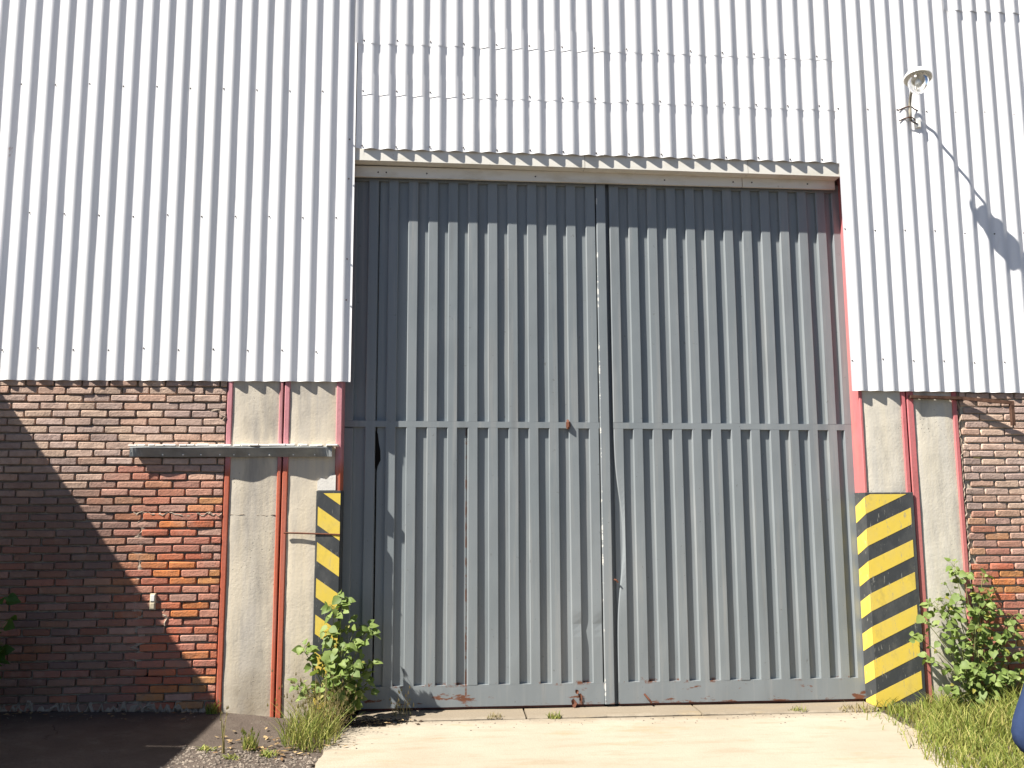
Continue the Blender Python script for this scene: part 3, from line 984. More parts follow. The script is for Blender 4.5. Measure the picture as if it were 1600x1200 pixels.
gr = thing('gate_leaf', 'right leaf of the grey ribbed metal gate, its inner edge buckled', 'gate leaf', (2.45, YD, 0), 'leaves of the grey metal gate')
W_, PT = 0.086, 0.1727
left_ribs = [-0.703 + PT * k for k in range(12)]          # last one ends at 1.284
right_ribs = [1.578 + 0.1715 * k for k in range(11)]
gates = ((gl, left_ribs, -0.90, 1.288), (gr, right_ribs, 1.408, 3.530))
zm0, zm1 = 2.247, 2.299
for gi, (g, ribs, xa, xb) in enumerate(gates):
    tl = -0.006
    rail('top_rail', g, xa, xb, 4.400, ZTOP, tl, seed=gi)
    rail('middle_rail', g, xa, xb, zm0, zm1, tl, seed=gi + 3, dent=0.002)
    rail('bottom_rail', g, xa, xb, ZBOT + 0.012, 0.148, 0.0, seed=gi + 7, dent=0.006)
    rail('bottom_shoe', g, xa + 0.01, xb - 0.004, ZBOT - 0.006, ZBOT + 0.011, 0.0, YD + 0.012, 0.03, mat='dark_rail')
    for k, x in enumerate(ribs):
        x1 = x + W_
        for (z0, z1, s_) in ((0.1485, zm0 + tl * (x - 1.3) - 0.0005, 0), (zm1 + tl * (x - 1.3) + 0.0005, 4.3995 + tl * (x - 1.3), 50)):
            dn = None
            if s_ == 0 and gi == 0 and k in (10, 11): dn = [(0.62, 0.06, 0.004, 0.010)]
            rib('rib', g, x, x1, z0, z1, k + s_ + 100 * gi, dn)
# left leaf pans: slot for the wicket door between them
pan('pan', gl, -0.90, -0.612, 0.10, 4.45)
pan('pan', gl, -0.600, 0.148, 0.10, 2.27)
pan('pan', gl, 0.154, 1.288, 0.10, 2.27)
pan('pan', gl, -0.606, 1.288, 2.276, 4.45)
# black plate standing in for the dark of a torn hole, wicket hinge
mb = MB()
hp = [(-0.614, 2.24), (-0.595, 2.20), (-0.585, 2.12), (-0.572, 2.06), (-0.570, 1.98), (-0.592, 1.93), (-0.604, 1.87), (-0.615, 1.92), (-0.633, 1.98), (-0.636, 2.07), (-0.622, 2.14)]
mb.add([(x, YD + RD - 0.0035, z) for x, z in hp] + [(x, YD + RD + 0.002, z) for x, z in hp], [tuple(reversed(range(11)))] + [(k, (k + 1) % 11, (k + 1) % 11 + 11, k + 11) for k in range(11)])
mb.build('torn_hole_dark', 'dark', gl)
# astragal: overlapping closing strip
rib('closing_strip', gl, 1.2915, 1.374, ZBOT + 0.012, 4.45, 301, None, YD - 0.010)
MB().box(1.30, 1.50, YD + 0.055, YD + 0.058, ZBOT, 4.45).build('backing_strip', 'gate', gl)
# stiles
rib('stile', gl, -0.895, -0.80, 0.1485, zm0, 310); rib('stile', gl, -0.895, -0.80, zm1 + 0.014, 4.40, 311)
rib('stile', gr, 1.409, 1.495, 0.1485, zm0 - 0.002, 320, [(1.30, 0.42, 0.012, 0.0)], cut=(1.32, 0.46, 0.062))
rib('stile', gr, 1.409, 1.495, zm1 + 0.001, 4.399, 321)
rib('stile', gr, 3.44, 3.530, 0.1485, zm0 - 0.012, 322); rib('stile', gr, 3.44, 3.530, zm1 - 0.011, 4.386, 323)
pan('pan', gr, 1.412, 3.530, 0.10, 4.45)
# hasp and patches of rust
hs = sub(MB().tube([(1.012, YD - 0.004, 2.315), (1.020, YD - 0.022, 2.298), (1.020, YD - 0.022, 2.262), (1.012, YD - 0.004, 2.245)], 0.011, 8).build('hasp', 'rust', gl))
MB().bbox(1.000, 1.036, YD - 0.010, YD - 0.0005, 2.258, 2.302, 0.003).build('hasp_plate', 'rust', gl)
mb = MB()
for (x, z, s_) in ((1.03, -0.010, 1.0), (1.09, 0.03, 0.8), (1.06, 0.08, 0.6)):
    r = random.Random(int(x * 100))
    pts = [(x + s_ * 0.03 * r.uniform(.4, 1) * math.cos(a), YD - 0.006 - 0.012 * r.random(), z + s_ * 0.055 * r.uniform(.5, 1) * math.sin(a)) for a in [k * PI / 4 for k in range(8)]]
    mb.add(pts + [(x, YD - 0.003, z)], [(k, (k + 1) % 8, 8) for k in range(8)])
mb.build('torn_flap', 'rust', gl)
# bolt handle on the right leaf foot
MB().tube([(1.62, YD - 0.004, 0.052), (1.655, YD - 0.03, 0.012), (1.675, YD - 0.03, -0.015)], 0.008, 6).build('drop_bolt', 'rust', gr)
MB().tube([(1.388, YD + 0.0, 0.98), (1.405, YD - 0.012, 0.975), (1.42, YD - 0.012, 0.955)], 0.007, 6).build('latch', 'rust', gr)

# ------------------------------------------------------------------ wall lamp
lp = thing('wall_lamp', 'white enamel wall lamp with glass globe on a curved pipe arm', 'lamp', (4.10, -0.04, 5.0))
hd = Vector((3.955, -0.48, 5.165))
axis = Vector((0.10, 0.22, 1.0)).normalized()
mt = Matrix.Translation(hd) @ axis.to_track_quat('Z', 'Y').to_matrix().to_4x4()
MB().lathe([(0.112, 0.000), (0.113, 0.006), (0.108, 0.026), (0.088, 0.056), (0.055, 0.078), (0.030, 0.088), (0.0, 0.09)], mt).build('shade', 'enamel', lp, True)
MB().lathe([(0.0, 0.070), (0.05, 0.066), (0.082, 0.046), (0.106, 0.002), (0.112, 0.000)], mt).build('reflector', 'flashing', lp, True)
MB().lathe([(0.072, 0.035), (0.085, -0.01), (0.082, -0.055), (0.066, -0.10), (0.040, -0.130), (0.012, -0.141), (0.0, -0.142)], mt).build('globe', 'glass', lp, True)
MB().lathe([(0.016, 0.06), (0.018, 0.02), (0.034, -0.02), (0.040, -0.045), (0.032, -0.075), (0.0, -0.088)], mt, 16).build('bulb', 'bulb', lp, True)
arm = [(4.10, -0.062, 4.985), (4.10, -0.062, 5.07), (4.10, -0.068, 5.14), (4.092, -0.10, 5.190), (4.075, -0.16, 5.222), (4.04, -0.25, 5.238), (3.998, -0.37, 5.252), (3.968, -0.445, 5.258), (3.96, -0.468, 5.245)]
MB().tube(arm, 0.0125, 10).build('arm', 'pipe', lp, True)
for zz in (5.005, 5.105):
    MB().tube([(4.005, -0.035, zz - 0.015), (4.05, -0.045, zz + 0.004), (4.085, -0.072, zz + 0.006), (4.115, -0.072, zz + 0.002), (4.15, -0.045, zz - 0.004), (4.20, -0.035, zz - 0.018)], 0.0055, 6).build('clamp', 'rust_dark', lp)
MB().bbox(4.155, 4.195, -0.062, -0.03, 4.925, 5.005, 0.004).build('junction_box', 'enamel', lp)
MB().tube([(4.10, -0.062, 4.99), (4.12, -0.07, 4.965), (4.16, -0.06, 4.955)], 0.007, 6).build('cable', 'screw', lp)

# ------------------------------------------------------------------ rusty bracket on the right
br = thing('steel_bracket', 'rusty angle iron bracket bent outward over the right column and brick wall', 'bracket', (4.2, 0, 2.45))
def bar(pts, w, h):
    mb = MB(); vs_ = []
    for p in pts:
        x, y, z = p
        vs_ += [(x, y - w / 2, z - h / 2), (x, y - w / 2, z + h / 2), (x, y + w / 2, z + h / 2), (x, y + w / 2, z - h / 2)]
    fs = [(i * 4 + a, i * 4 + (a + 1) % 4, (i + 1) * 4 + (a + 1) % 4, (i + 1) * 4 + a) for i in range(len(pts) - 1) for a in range(4)]
    fs += [(3, 2, 1, 0), tuple(4 * (len(pts) - 1) + a for a in range(4))]
    return mb.add(vs_, fs)
bar([(3.945, -0.030, 2.505), (4.39, -0.032, 2.494)], 0.045, 0.024).build('wall_bar', 'rust_dark', br)
bar([(4.392, -0.032, 2.494), (4.795, -0.135, 2.444)], 0.030, 0.028).build('arm', 'rust_dark', br)
MB().bbox(4.765, 4.796, -0.150, -0.120, 2.250, 2.432, 0.003).build('hanger', 'rust_dark', br)

# ------------------------------------------------------------------ neighbouring shed left of the picture (throws the big shadow)
sh = thing('outbuilding', 'low grey rendered outbuilding standing forward of the left brick wall', 'building', (-6.3, -1.4, 0))
MB().box(-8.6, -4.52, -2.62, -0.06, -0.1, 3.36).build('wall', 'concrete_grey', sh)
MB().box(-8.9, -4.300, -2.205, -0.055, 3.40, 3.49).build('roof_slab', 'concrete_grey', sh)
MB().box(-8.9, -4.300, -2.83, -2.245, 3.40, 3.49).build('roof_slab', 'concrete_grey', sh)
MB().box(-8.9, -4.505, -2.8, -0.055, 3.36, 3.399).build('wall_plate', 'concrete_grey', sh)

# ------------------------------------------------------------------ vegetation
def leaf_mesh(name, mat, L=0.085, W=0.062, fold=0.25, droop=0.25):
    # heart shaped, folded on the midrib, tip along +x
    out = [(0.0, 0.0), (0.03, 0.27), (0.20, 0.46), (0.45, 0.44), (0.74, 0.24), (1.0, 0.0)]
    vs_ = []
    for u, w in out:
        vs_.append((u * L, 0, -droop * L * u * u))
    for u, w in out[1:-1]:
        vs_.append((u * L - (0.05 * L if u < 0.1 else 0), w * W, fold * w * W - droop * L * u * u))
    for u, w in out[1:-1]:
        vs_.append((u * L - (0.05 * L if u < 0.1 else 0), -w * W, fold * w * W - droop * L * u * u))
    fs = []
    for s_ in (6, 10):
        q = [(0, 1, s_), (1, 2, s_ + 1, s_), (2, 3, s_ + 2, s_ + 1), (3, 4, s_ + 3, s_ + 2), (4, 5, s_ + 3)]
        fs += [f if s_ == 6 else tuple(reversed(f)) for f in q]
    me = MB().add(vs_, fs).mesh(name)
    me.materials.append(M[mat])
    for p in me.polygons: p.use_smooth = True
    return me
LEAF = [leaf_mesh('leaf', 'leaf', 0.085, 0.085, 0.2, 0.25), leaf_mesh('leaf', 'leaf', 0.075, 0.080, 0.35, 0.35), leaf_mesh('leaf', 'leaf', 0.090, 0.080, 0.1, 0.15)]
LEAFD = [leaf_mesh('leaf', 'leaf_dark', 0.085, 0.085, 0.2, 0.3)]
LEAFY = [leaf_mesh('leaf', 'leaf_yellow', 0.06, 0.05, 0.4, 0.3)]

def shrub(name, label, base, stems, nleaf, seed, leaves=LEAF, size=(0.6, 1.15), yellow=0.05, mass_mat='leaf'):
    r = random.Random(seed)
    o = thing(name, label, 'plant', base)
    mb = MB()
    mass = MB()
    slots = []
    for tip in stems:
        p0 = Vector(base) + Vector((r.uniform(-0.05, 0.05), r.uniform(-0.04, 0.03), 0))
        p3 = Vector(tip)
        p1 = p0 + Vector(((p3.x - p0.x) * 0.15, (p3.y - p0.y) * 0.3, (p3.z - p0.z) * 0.45))
        p2 = p0 + Vector(((p3.x - p0.x) * 0.6 + r.uniform(-.03, .03), (p3.y - p0.y) * 0.8, (p3.z - p0.z) * 0.85))
        pts = []
        for i in range(13):
            t_ = i / 12
            pts.append(p0 * (1 - t_) ** 3 + p1 * 3 * t_ * (1 - t_) ** 2 + p2 * 3 * t_ * t_ * (1 - t_) + p3 * t_ ** 3)
        mb.tube(pts, 0.006, 5, 0.002)
        slots += [(pts[i], i / 12) for i in range(2, 13)] + [(p3, 1.0)]
    petioles = []
    for k in range(nleaf):
        p, t_ = max(r.choice(slots), r.choice(slots), key=lambda q_: q_[1]) if r.random() < 0.5 else r.choice(slots)
        a = r.uniform(0, 2 * PI)
        d = Vector((math.cos(a), math.sin(a) * 0.8 - 0.25, r.uniform(0.0, 0.7))).normalized()
        ln = r.uniform(0.02, 0.085) * (1.25 - 0.6 * t_)
        q = p + d * ln + Vector((0, 0, r.uniform(-0.03, 0.03)))
        if q.y > -0.035: q.y = -0.035 - r.uniform(0, 0.05)
        mb.tube([p, (p + q) / 2 + Vector((0, 0, 0.01)), q], 0.0016, 3)
        me = r.choice(LEAFY) if r.random() < yellow else r.choice(leaves)
        # face up and towards the light/viewer, with scatter
        nrm = (Vector((-0.35, -0.55, 0.75)) + Vector((r.gauss(0, .5), r.gauss(0, .5), r.gauss(0, .4)))).normalized()
        x = (d + Vector((0, 0, -0.5)) + Vector((r.gauss(0, .3), r.gauss(0, .3), 0)))
        x = (x - nrm * x.dot(nrm)).normalized()
        yv = nrm.cross(x)
        rot = Matrix((x, yv, nrm)).transposed()
        s_ = r.uniform(*size) * (1.1 - 0.35 * t_ * r.random())
        if k < 300:
            lf = link('leaf', me, o)
            lf.location = q
            lf.rotation_euler = rot.to_euler()
            lf.scale = (s_, s_ * r.uniform(0.8, 1.1), s_)
        else:
            mass.add([q + rot @ (v.co * s_) for v in me.vertices], [tuple(p.vertices) for p in me.polygons])
    if mass.v:
        lm_ = mass.build('leaf_mass', mass_mat, o, True)
        lm_['kind'] = 'stuff'
    mb.build('stems', 'stem', o, True)
    return o
def grass(name, label, cat, cx, cy, n, h, spread, seed, mat='grass', group=None, lean=0.35, wid=0.004, zfix=None, heads=0.0, ey=1.0):
    r = random.Random(seed)
    mb = MB()
    for k in range(n):
        a = r.uniform(0, 2 * PI); q = spread * math.sqrt(r.random())
        x, y = cx + q * math.cos(a), cy + q * math.sin(a) * ey
        z = zfix if zfix is not None else gz(x, y) - 0.01
        hh = h * r.uniform(0.35, 1.0) * (1 - 0.4 * q / max(spread, 1e-3))
        la = r.uniform(0, 2 * PI); lm = hh * lean * r.uniform(0.1, 1.5)
        dx, dy = math.cos(la) * lm, math.sin(la) * lm
        if y + dy > -0.02: dy = -abs(dy) * 0.3
        w = wid * r.uniform(0.6, 1.3)
        wa = r.uniform(0, PI)
        wx, wy = math.cos(wa) * w, math.sin(wa) * w
        vs_ = []
        for t_, ww in ((0, 1.0), (0.4, 0.9), (0.75, 0.6)):
            px_, py_, pz_ = x + dx * t_ ** 1.7, y + dy * t_ ** 1.7, z + hh * (t_ - 0.12 * t_ * t_ * lean * 2)
            vs_ += [(px_ - wx * ww, py_ - wy * ww, pz_), (px_ + wx * ww, py_ + wy * ww, pz_)]
        vs_.append((x + dx, y + dy, z + hh * (1 - 0.24 * lean)))
        mb.add(vs_, [(0, 1, 3, 2), (2, 3, 5, 4), (4, 5, 6)])
        if r.random() < heads:
            e = Vector(vs_[-1]); s_ = 0.008
            mb.add([e + Vector((s_, 0, 0)), e + Vector((-s_ * .5, s_ * .8, 0)), e + Vector((-s_ * .5, -s_ * .8, 0)), e + Vector((0, 0, s_ * 2.6)), e - Vector((0, 0, s_))],
                   [(0, 1, 3), (1, 2, 3), (2, 0, 3), (1, 0, 4), (2, 1, 4), (0, 2, 4)])
    o = mb.build(name, mat)
    return tag(o, label, cat, group)

shrub('leafy_weed', 'bushy green leafy weed growing in front of the left hazard stripes', (-0.84, -0.20, -0.05),
      [(-0.90, -0.12, 0.82), (-0.84, -0.10, 0.88), (-0.93, -0.16, 0.62), (-0.70, -0.12, 0.68), (-0.64, -0.10, 0.62), (-1.10, -0.22, 0.50), (-0.62, -0.14, 0.36),
       (-0.80, -0.26, 0.52), (-0.98, -0.24, 0.44), (-0.72, -0.28, 0.40), (-1.12, -0.26, 0.24), (-0.60, -0.16, 0.20), (-0.86, -0.34, 0.30), (-0.72, -0.2, 0.15)],
      400, 21, size=(0.42, 1.05), yellow=0.09)
shrub('leafy_shrub', 'large green leafy shrub in front of the right column and right brick wall', (4.25, -0.18, -0.06),
      [(4.18, -0.12, 1.08), (4.28, -0.10, 0.98), (4.42, -0.12, 1.00), (4.55, -0.12, 0.92), (4.50, -0.14, 0.74), (4.36, -0.18, 0.84), (4.62, -0.14, 0.52), (4.70, -0.16, 0.36),
       (3.96, -0.14, 0.78), (4.05, -0.12, 0.80), (3.86, -0.16, 0.66), (3.98, -0.20, 0.50), (4.10, -0.22, 0.56), (4.26, -0.24, 0.62), (4.44, -0.24, 0.46), (3.88, -0.20, 0.34),
       (4.02, -0.28, 0.26), (4.20, -0.30, 0.30), (3.84, -0.12, 0.50), (4.66, -0.1, 0.66), (4.74, -0.2, 0.2), (4.12, -0.1, 0.92), (4.48, -0.1, 0.86), (3.92, -0.3, 0.16), (4.42, -0.30, 0.24), (4.58, -0.24, 0.22)],
      500, 22, size=(0.42, 0.92), yellow=0.07)
shrub('shaded_shrub', 'dark green shrub in the shade at the left edge of the picture', (-3.42, -0.42, 0.05),
      [(-3.40, -0.40, 0.98), (-3.28, -0.40, 0.92), (-3.22, -0.42, 0.78), (-3.34, -0.46, 0.66), (-3.5, -0.4, 0.9), (-3.24, -0.40, 0.60), (-3.6, -0.4, 0.7), (-3.45, -0.5, 0.4)],
      110, 23, leaves=LEAFD, yellow=0)
grass('tall_grass', 'tall tangled green and straw grass clump at the foot of the left leafy weed', 'grass', -0.97, -0.62, 420, 0.46, 0.20, 31, heads=0.15, ey=1.5, wid=0.0028, lean=0.6)
grass('seeding_grass', 'straw coloured seeding grass tangled through the left leafy weed', 'grass', -0.92, -0.40, 300, 0.62, 0.15, 32, mat='straw', heads=0.6, wid=0.0020, lean=0.5)
grass('small_weed', 'small yellow green weed tuft between the asphalt and the left column', 'weed', -1.335, -0.93, 90, 0.20, 0.055, 33, heads=0.2, wid=0.003)
grass('dry_stalk', 'thin dry seed stalk standing by the foot of the left brick wall', 'weed', -1.475, -1.08, 9, 0.50, 0.012, 34, mat='straw', lean=0.10, heads=1.0, wid=0.003)
grass('creeping_weed', 'low green rosette weed left of the dry stalk', 'weed', -1.60, -1.03, 60, 0.065, 0.06, 35, lean=1.2, wid=0.007)
grass('creeping_weed', 'low green rosette weed right of the dry stalk', 'weed', -1.40, -1.17, 60, 0.07, 0.05, 36, lean=1.1, wid=0.006)
grass('creeping_weed', 'low green sprig in the gravel beside the tall grass', 'weed', -1.19, -1.05, 70, 0.09, 0.06, 37, lean=0.9, wid=0.005)
grass('wall_weed', 'small green weed at the corner of the left brick wall and column', 'weed', -1.82, -0.05, 50, 0.16, 0.05, 38, lean=0.5, wid=0.006, ey=0.3)
grass('dry_weed', 'dry brown weed stalks in front of the left foot of the gate', 'weed', -0.36, 0.02, 26, 0.36, 0.09, 39, mat='straw', lean=0.45, heads=0.8, wid=0.0024, zfix=-0.055, ey=0.5)
grass('sill_weed', 'dry straw tuft on the sill below the left gate leaf', 'weed', 0.37, -0.10, 46, 0.085, 0.07, 40, mat='straw', zfix=-0.055, lean=0.7, wid=0.003, ey=0.4)
grass('sill_weed', 'small green tuft on the sill nearest the middle of the gate', 'weed', 0.84, -0.13, 60, 0.10, 0.06, 41, zfix=-0.06, lean=0.8, wid=0.0035, ey=0.6)
grass('sill_weed', 'small green tuft on the sill below the right gate leaf', 'weed', 2.82, -0.08, 50, 0.08, 0.08, 42, zfix=-0.055, lean=0.7, wid=0.003, ey=0.4)
grass('sill_weed', 'straw tuft at the right end of the sill under the hazard board', 'weed', 3.30, -0.10, 110, 0.12, 0.16, 43, mat='straw', zfix=-0.06, lean=0.7, wid=0.003, ey=0.5)
# sunlit grass patch at the right, nobody could count it
r = random.Random(50)
mb = MB()
for k in range(26000):
    x = r.uniform(3.10, 6.0)
    y = r.uniform(-2.6, -0.03)
    edge = 3.60 + 0.16 * nz(y, 2, 0, 1.8) - 0.30 * max(0, -y - 0.6)
    if x < edge - abs(r.gauss(0, 0.16)): continue
    z = max(gz(x, y), -0.06) - 0.012
    hh = r.uniform(0.03, 0.20) * (1.0 if x > 3.8 else 0.7) * (0.55 + 0.9 * max(0, 0.5 + nz(x, y, 3, 3.0)))
    la = r.uniform(0, 2 * PI); lm = hh * r.uniform(0.2, 1.1)
    w = r.uniform(0.002, 0.005); wa = r.uniform(0, PI)
    wx, wy = math.cos(wa) * w, math.sin(wa) * w
    dx, dy = math.cos(la) * lm, math.sin(la) * lm
    if y + dy > -0.02: dy = -abs(dy)
    mb.add([(x - wx, y - wy, z), (x + wx, y + wy, z), (x + dx * .4 + wx * .8, y + dy * .4 + wy * .8, z + hh * .65), (x + dx * .4 - wx * .8, y + dy * .4 - wy * .8, z + hh * .65), (x + dx, y + dy, z + hh)],
           [(0, 1, 2, 3), (3, 2, 4)])
o = tag(mb.build('grass_patch', 'grass'), 'sunlit yellow green grass at the lower right edge of the driveway', 'grass')
o['kind'] = 'stuff'
# gravel and litter
def stones(name, label, cat, mat, n, gen, size, seed, zoff=0.0):
    r = random.Random(seed)
    mb = MB()
    for k in range(n):
        x, y = gen(r)
        s_ = r.uniform(*size); z = (gz(x, y) if x < -0.9 or x > 3.5 else -0.058) + zoff
        a = r.uniform(0, PI)
        ex, ey_, ez = s_ * r.uniform(.7, 1.3), s_ * r.uniform(.6, 1.1), s_ * r.uniform(.35, .7)
        pts = [(ex, 0, 0), (0, ey_, 0), (-ex, 0, 0), (0, -ey_, 0), (ex * .2, 0, ez), (0, 0, -ez)]
        ca, sa = math.cos(a), math.sin(a)
        mb.add([(x + p[0] * ca - p[1] * sa, y + p[0] * sa + p[1] * ca, z + p[2] + ez * .3) for p in pts],
               [(0, 1, 4), (1, 2, 4), (2, 3, 4), (3, 0, 4), (1, 0, 5), (2, 1, 5), (3, 2, 5), (0, 3, 5)])
    o = tag(mb.build(name, mat), label, cat)
    o['kind'] = 'stuff'
    return o
stones('gravel', 'loose gravel on the dirt beside the concrete driveway', 'gravel', 'pebble', 1100,
       lambda r: (r.uniform(-1.75, -0.86), -0.98 - abs(r.gauss(0, 0.55))), (0.003, 0.019), 61)
stones('soil_litter', 'dark soil and litter below the left leafy weed', 'soil', 'soil', 420,
       lambda r: (min(-0.2, r.gauss(-0.62, 0.16)), -0.14 + r.gauss(0, 0.06)), (0.006, 0.020), 62, 0.004)
stones('ground_litter', 'small stones and crumbs scattered along the wall foot and sill', 'gravel', 'pebble', 260,
       lambda r: (r.uniform(-3.7, 3.4), -0.14 - abs(r.gauss(0, 0.14))), (0.003, 0.010), 63)

# dry leaf litter round the tall grass
t = NT('dry_leaf')
M['dryleaf'] = t.done(t.mix(t.n('ShaderNodeNewGeometry').outputs['Random Per Island'], (0.14, 0.075, 0.035), (0.42, 0.31, 0.16)), 0.85, 0.15)
r = random.Random(77)
mb = MB()
for k in range(190):
    if k < 110: x, y = -1.15 + r.gauss(0, 0.22), -0.86 + r.gauss(0, 0.16)
    elif k < 150: x, y = r.uniform(-3.6, -1.8), -0.06 - abs(r.gauss(0, 0.10))
    else: x, y = -0.60 + r.gauss(0, 0.18), -0.17 + r.gauss(0, 0.05)
    if y > -0.04: y = -0.05
    z = (gz(x, y) if x < -0.9 else -0.057) + 0.008 + r.uniform(0, 0.008)
    a = r.uniform(0, 2 * PI); L = r.uniform(0.012, 0.034); w = L * r.uniform(0.3, 0.5)
    ca, sa = math.cos(a), math.sin(a)
    q = [(-L, 0, 0), (0, -w, r.uniform(0, .008)), (L, 0, r.uniform(0, .012)), (0, w, r.uniform(0, .008))]
    mb.add([(x + p[0] * ca - p[1] * sa, y + p[0] * sa + p[1] * ca, z + p[2]) for p in q], [(0, 1, 2), (0, 2, 3)])
o = tag(mb.build('leaf_litter', 'dryleaf'), 'dry brown leaf litter around the tall grass and wall foot', 'leaf litter')
o['kind'] = 'stuff'

# ------------------------------------------------------------------ person at the right edge (only a sleeve reaches into the picture)
t = NT('skin'); M['skin'] = t.done(t.mix(t.noise(20), (0.24, 0.12, 0.075), (0.31, 0.16, 0.10)), 0.55, 0.35)
t = NT('navy_cloth'); t.bump(t.noise(22, 4), 0.3, 0.01); M['navy'] = t.done(t.mix(t.rng(t.noise(14, 5, 0.6, (1, 1, 0.4)), 0.3, 0.7), (0.020, 0.034, 0.080), (0.032, 0.050, 0.110)), 0.9, 0.1)
M['trouser'] = plain('dark_trousers', (0.055, 0.05, 0.048), 0.9, 0.1)
M['hair'] = plain('dark_hair', (0.02, 0.016, 0.013), 0.6, 0.3)
M['shoe'] = plain('shoe', (0.03, 0.028, 0.026), 0.6, 0.3)
def skin_obj(name, verts, edges, radii, mat, parent, root=0, sub_=2):
    me = bpy.data.meshes.new(name)
    me.from_pydata(verts, edges, [])
    me.materials.append(M[mat])
    o = link(name, me, parent)
    md = o.modifiers.new('skin', 'SKIN')
    lay_ = me.skin_vertices[0] if me.skin_vertices else None
    if lay_ is None:
        bpy.context.view_layer.objects.active = o
        bpy.ops.mesh.customdata_skin_add()
        lay_ = me.skin_vertices[0]
    for i, rr in enumerate(radii):
        lay_.data[i].radius = rr if isinstance(rr, tuple) else (rr, rr)
        lay_.data[i].use_root = (i == root)
    md.use_smooth_shade = True
    s_ = o.modifiers.new('smooth', 'SUBSURF'); s_.levels = sub_; s_.render_levels = sub_
    return o
pz = -0.085
PX, PY = 1.393, -5.65
pr = thing('person', 'person in a navy short sleeved shirt standing at the right edge', 'person', (PX, PY, pz))
def pv(x, y, z): return (PX + x, PY + y, pz + z)
# facing the gate (+y); own left arm is on the picture's left (-x)
V = [pv(0, 0, 0.95), pv(0, 0, 1.12), pv(0, 0.0, 1.32), pv(0, -0.01, 1.43), pv(0, 0, 1.50), pv(0, 0.02, 1.57), pv(0, 0.025, 1.66), pv(0, 0.015, 1.72)]
Rr = [(0.155, 0.105), (0.14, 0.10), (0.155, 0.11), (0.12, 0.085), 0.055, 0.062, 0.078, 0.062]
Ed = [(0, 1), (1, 2), (2, 3), (3, 4), (4, 5), (5, 6), (6, 7)]
def chain(start, pts, rads):
    prev = start
    for p, rr in zip(pts, rads):
        V.append(p); Rr.append(rr); Ed.append((prev, len(V) - 1)); prev = len(V) - 1
    return prev
for s_ in (-1, 1):
    w = chain(3, [pv(0.165 * s_, 0, 1.405), pv(0.212 * s_, -0.01, 1.28), pv(0.232 * s_, -0.01, 1.12), pv(0.240 * s_, 0.03, 0.98), pv(0.255 * s_, 0.07, 0.87), pv(0.255 * s_, 0.085, 0.80)],
              [0.055, 0.048, 0.042, 0.040, 0.028, (0.020, 0.038)])
    for k, (dy, ln) in enumerate(((0.030, 0.075), (0.010, 0.088), (-0.010, 0.082), (-0.028, 0.064))):
        chain(w, [pv(0.255 * s_, 0.09 + dy, 0.775), pv(0.250 * s_, 0.095 + dy, 0.775 - ln * 0.55), pv(0.238 * s_, 0.098 + dy, 0.775 - ln)], [0.010, 0.0095, 0.008])
    chain(w, [pv(0.245 * s_, 0.125, 0.80), pv(0.235 * s_, 0.14, 0.765)], [0.011, 0.009])
    chain(0, [pv(0.095 * s_, 0, 0.86), pv(0.10 * s_, 0.01, 0.50), pv(0.105 * s_, -0.01, 0.09), pv(0.11 * s_, 0.10, 0.035), pv(0.115 * s_, 0.17, 0.028)], [0.088, 0.058, 0.040, 0.036, 0.030])
skin_obj('body', V, Ed, Rr, 'skin', pr, 0, 2)
sv = [pv(0, 0, 0.90), pv(0, 0, 1.10), pv(0, 0, 1.30), pv(0, -0.01, 1.425), pv(0, 0.0, 1.495)]
srd = [(0.185, 0.135), (0.17, 0.13), (0.185, 0.14), (0.165, 0.125), 0.085]
se = [(0, 1), (1, 2), (2, 3), (3, 4)]
for s_ in (-1, 1):
    i0 = 3
    for p, rr in ((pv(0.150 * s_, -0.005, 1.405), 0.088), (pv(0.205 * s_, -0.01, 1.29), 0.062), (pv(0.256 * s_, -0.01, 1.178), 0.080)):
        sv.append(p); srd.append(rr); se.append((i0, len(sv) - 1)); i0 = len(sv) - 1
skin_obj('shirt', sv, se, srd, 'navy', pr, 0, 2)
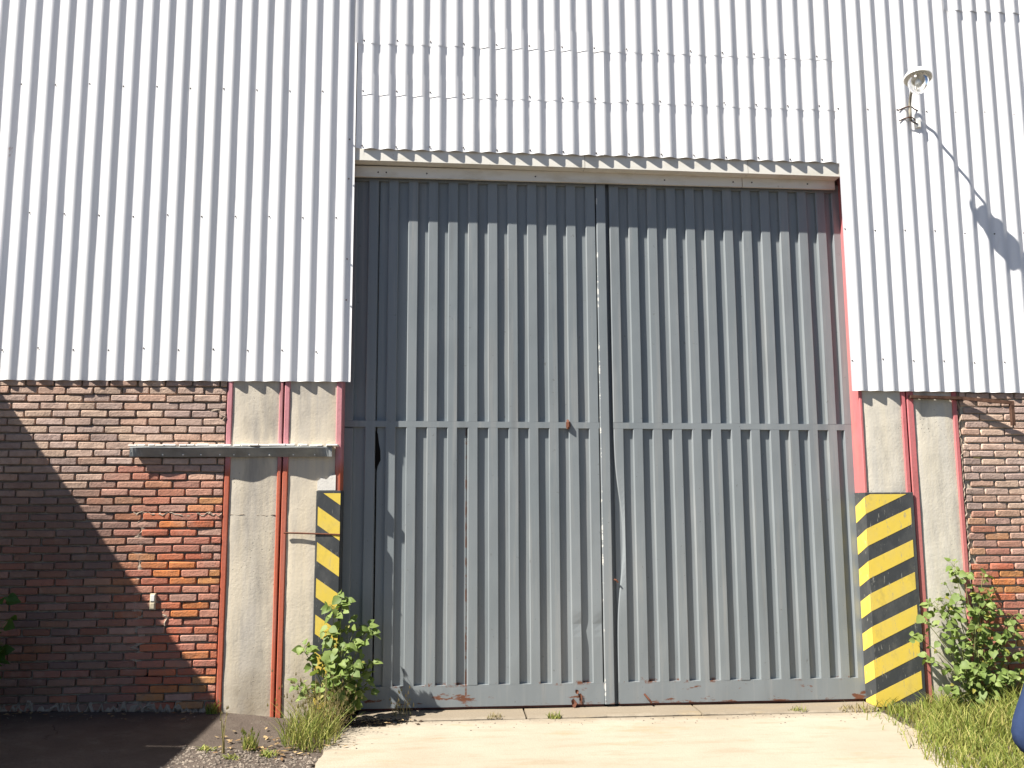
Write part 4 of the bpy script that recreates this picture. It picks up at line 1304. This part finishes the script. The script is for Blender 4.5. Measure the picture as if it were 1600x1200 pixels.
tv = [pv(0, 0, 0.97), pv(0.10, 0, 0.84), pv(0.103, 0.01, 0.50), pv(0.107, -0.005, 0.10), pv(-0.10, 0, 0.84), pv(-0.103, 0.01, 0.50), pv(-0.107, -0.005, 0.10)]
skin_obj('trousers', tv, [(0, 1), (1, 2), (2, 3), (0, 4), (4, 5), (5, 6)], [(0.165, 0.12), 0.105, 0.078, 0.066, 0.105, 0.078, 0.066], 'trouser', pr, 0, 2)
mb = MB()
hm = Matrix.Translation(Vector(pv(0, 0.0, 1.665)))
mb.lathe([(0.070, -0.075), (0.090, -0.045), (0.097, 0.01), (0.093, 0.05), (0.072, 0.085), (0.038, 0.103), (0.0, 0.108)], hm @ Matrix.Translation((0, -0.012, 0)), 28)
mb.v = [(v[0] + 0.006 * nz(*v, 45), v[1] + 0.006 * nz(v[1], v[2], v[0], 45) - (0.03 if v[1] > PY + 0.03 and v[2] < pz + 1.70 else 0), v[2] + 0.007 * nz(v[2], v[0], v[1], 38)) for v in mb.v]
mb.build('hair', 'hair', pr, True)
for s_ in (-1, 1):
    MB().lathe([(0.012, -0.03), (0.016, 0.0), (0.012, 0.03)], Matrix.Translation(Vector(pv(0.083 * s_, 0.02, 1.64))), 8, True).build('ear', 'skin', pr, True)
    MB().lathe([(0.0, -0.009), (0.009, 0.0), (0.0, 0.009)], Matrix.Translation(Vector(pv(0.030 * s_, 0.100, 1.645))), 8).build('eye', 'hair', pr, True)
    x = 0.11 * s_
    MB().lathe([(0.055, 0.0), (0.055, 0.05), (0.040, 0.085)], Matrix.Translation(Vector(pv(x, 0.05, 0.001))) @ Matrix.Diagonal((1, 2.5, 1, 1)), 14, True).build('shoe', 'shoe', pr, True)
MB().add([pv(-0.014, 0.098, 1.595), pv(0.014, 0.098, 1.595), pv(0, 0.125, 1.598), pv(0, 0.098, 1.645)], [(0, 1, 2), (1, 3, 2), (3, 0, 2)]).build('nose', 'skin', pr)
MB().bbox(PX - 0.024, PX + 0.024, PY + 0.09, PY + 0.10, pz + 1.562, pz + 1.572, 0.002).build('mouth', 'rust', pr)
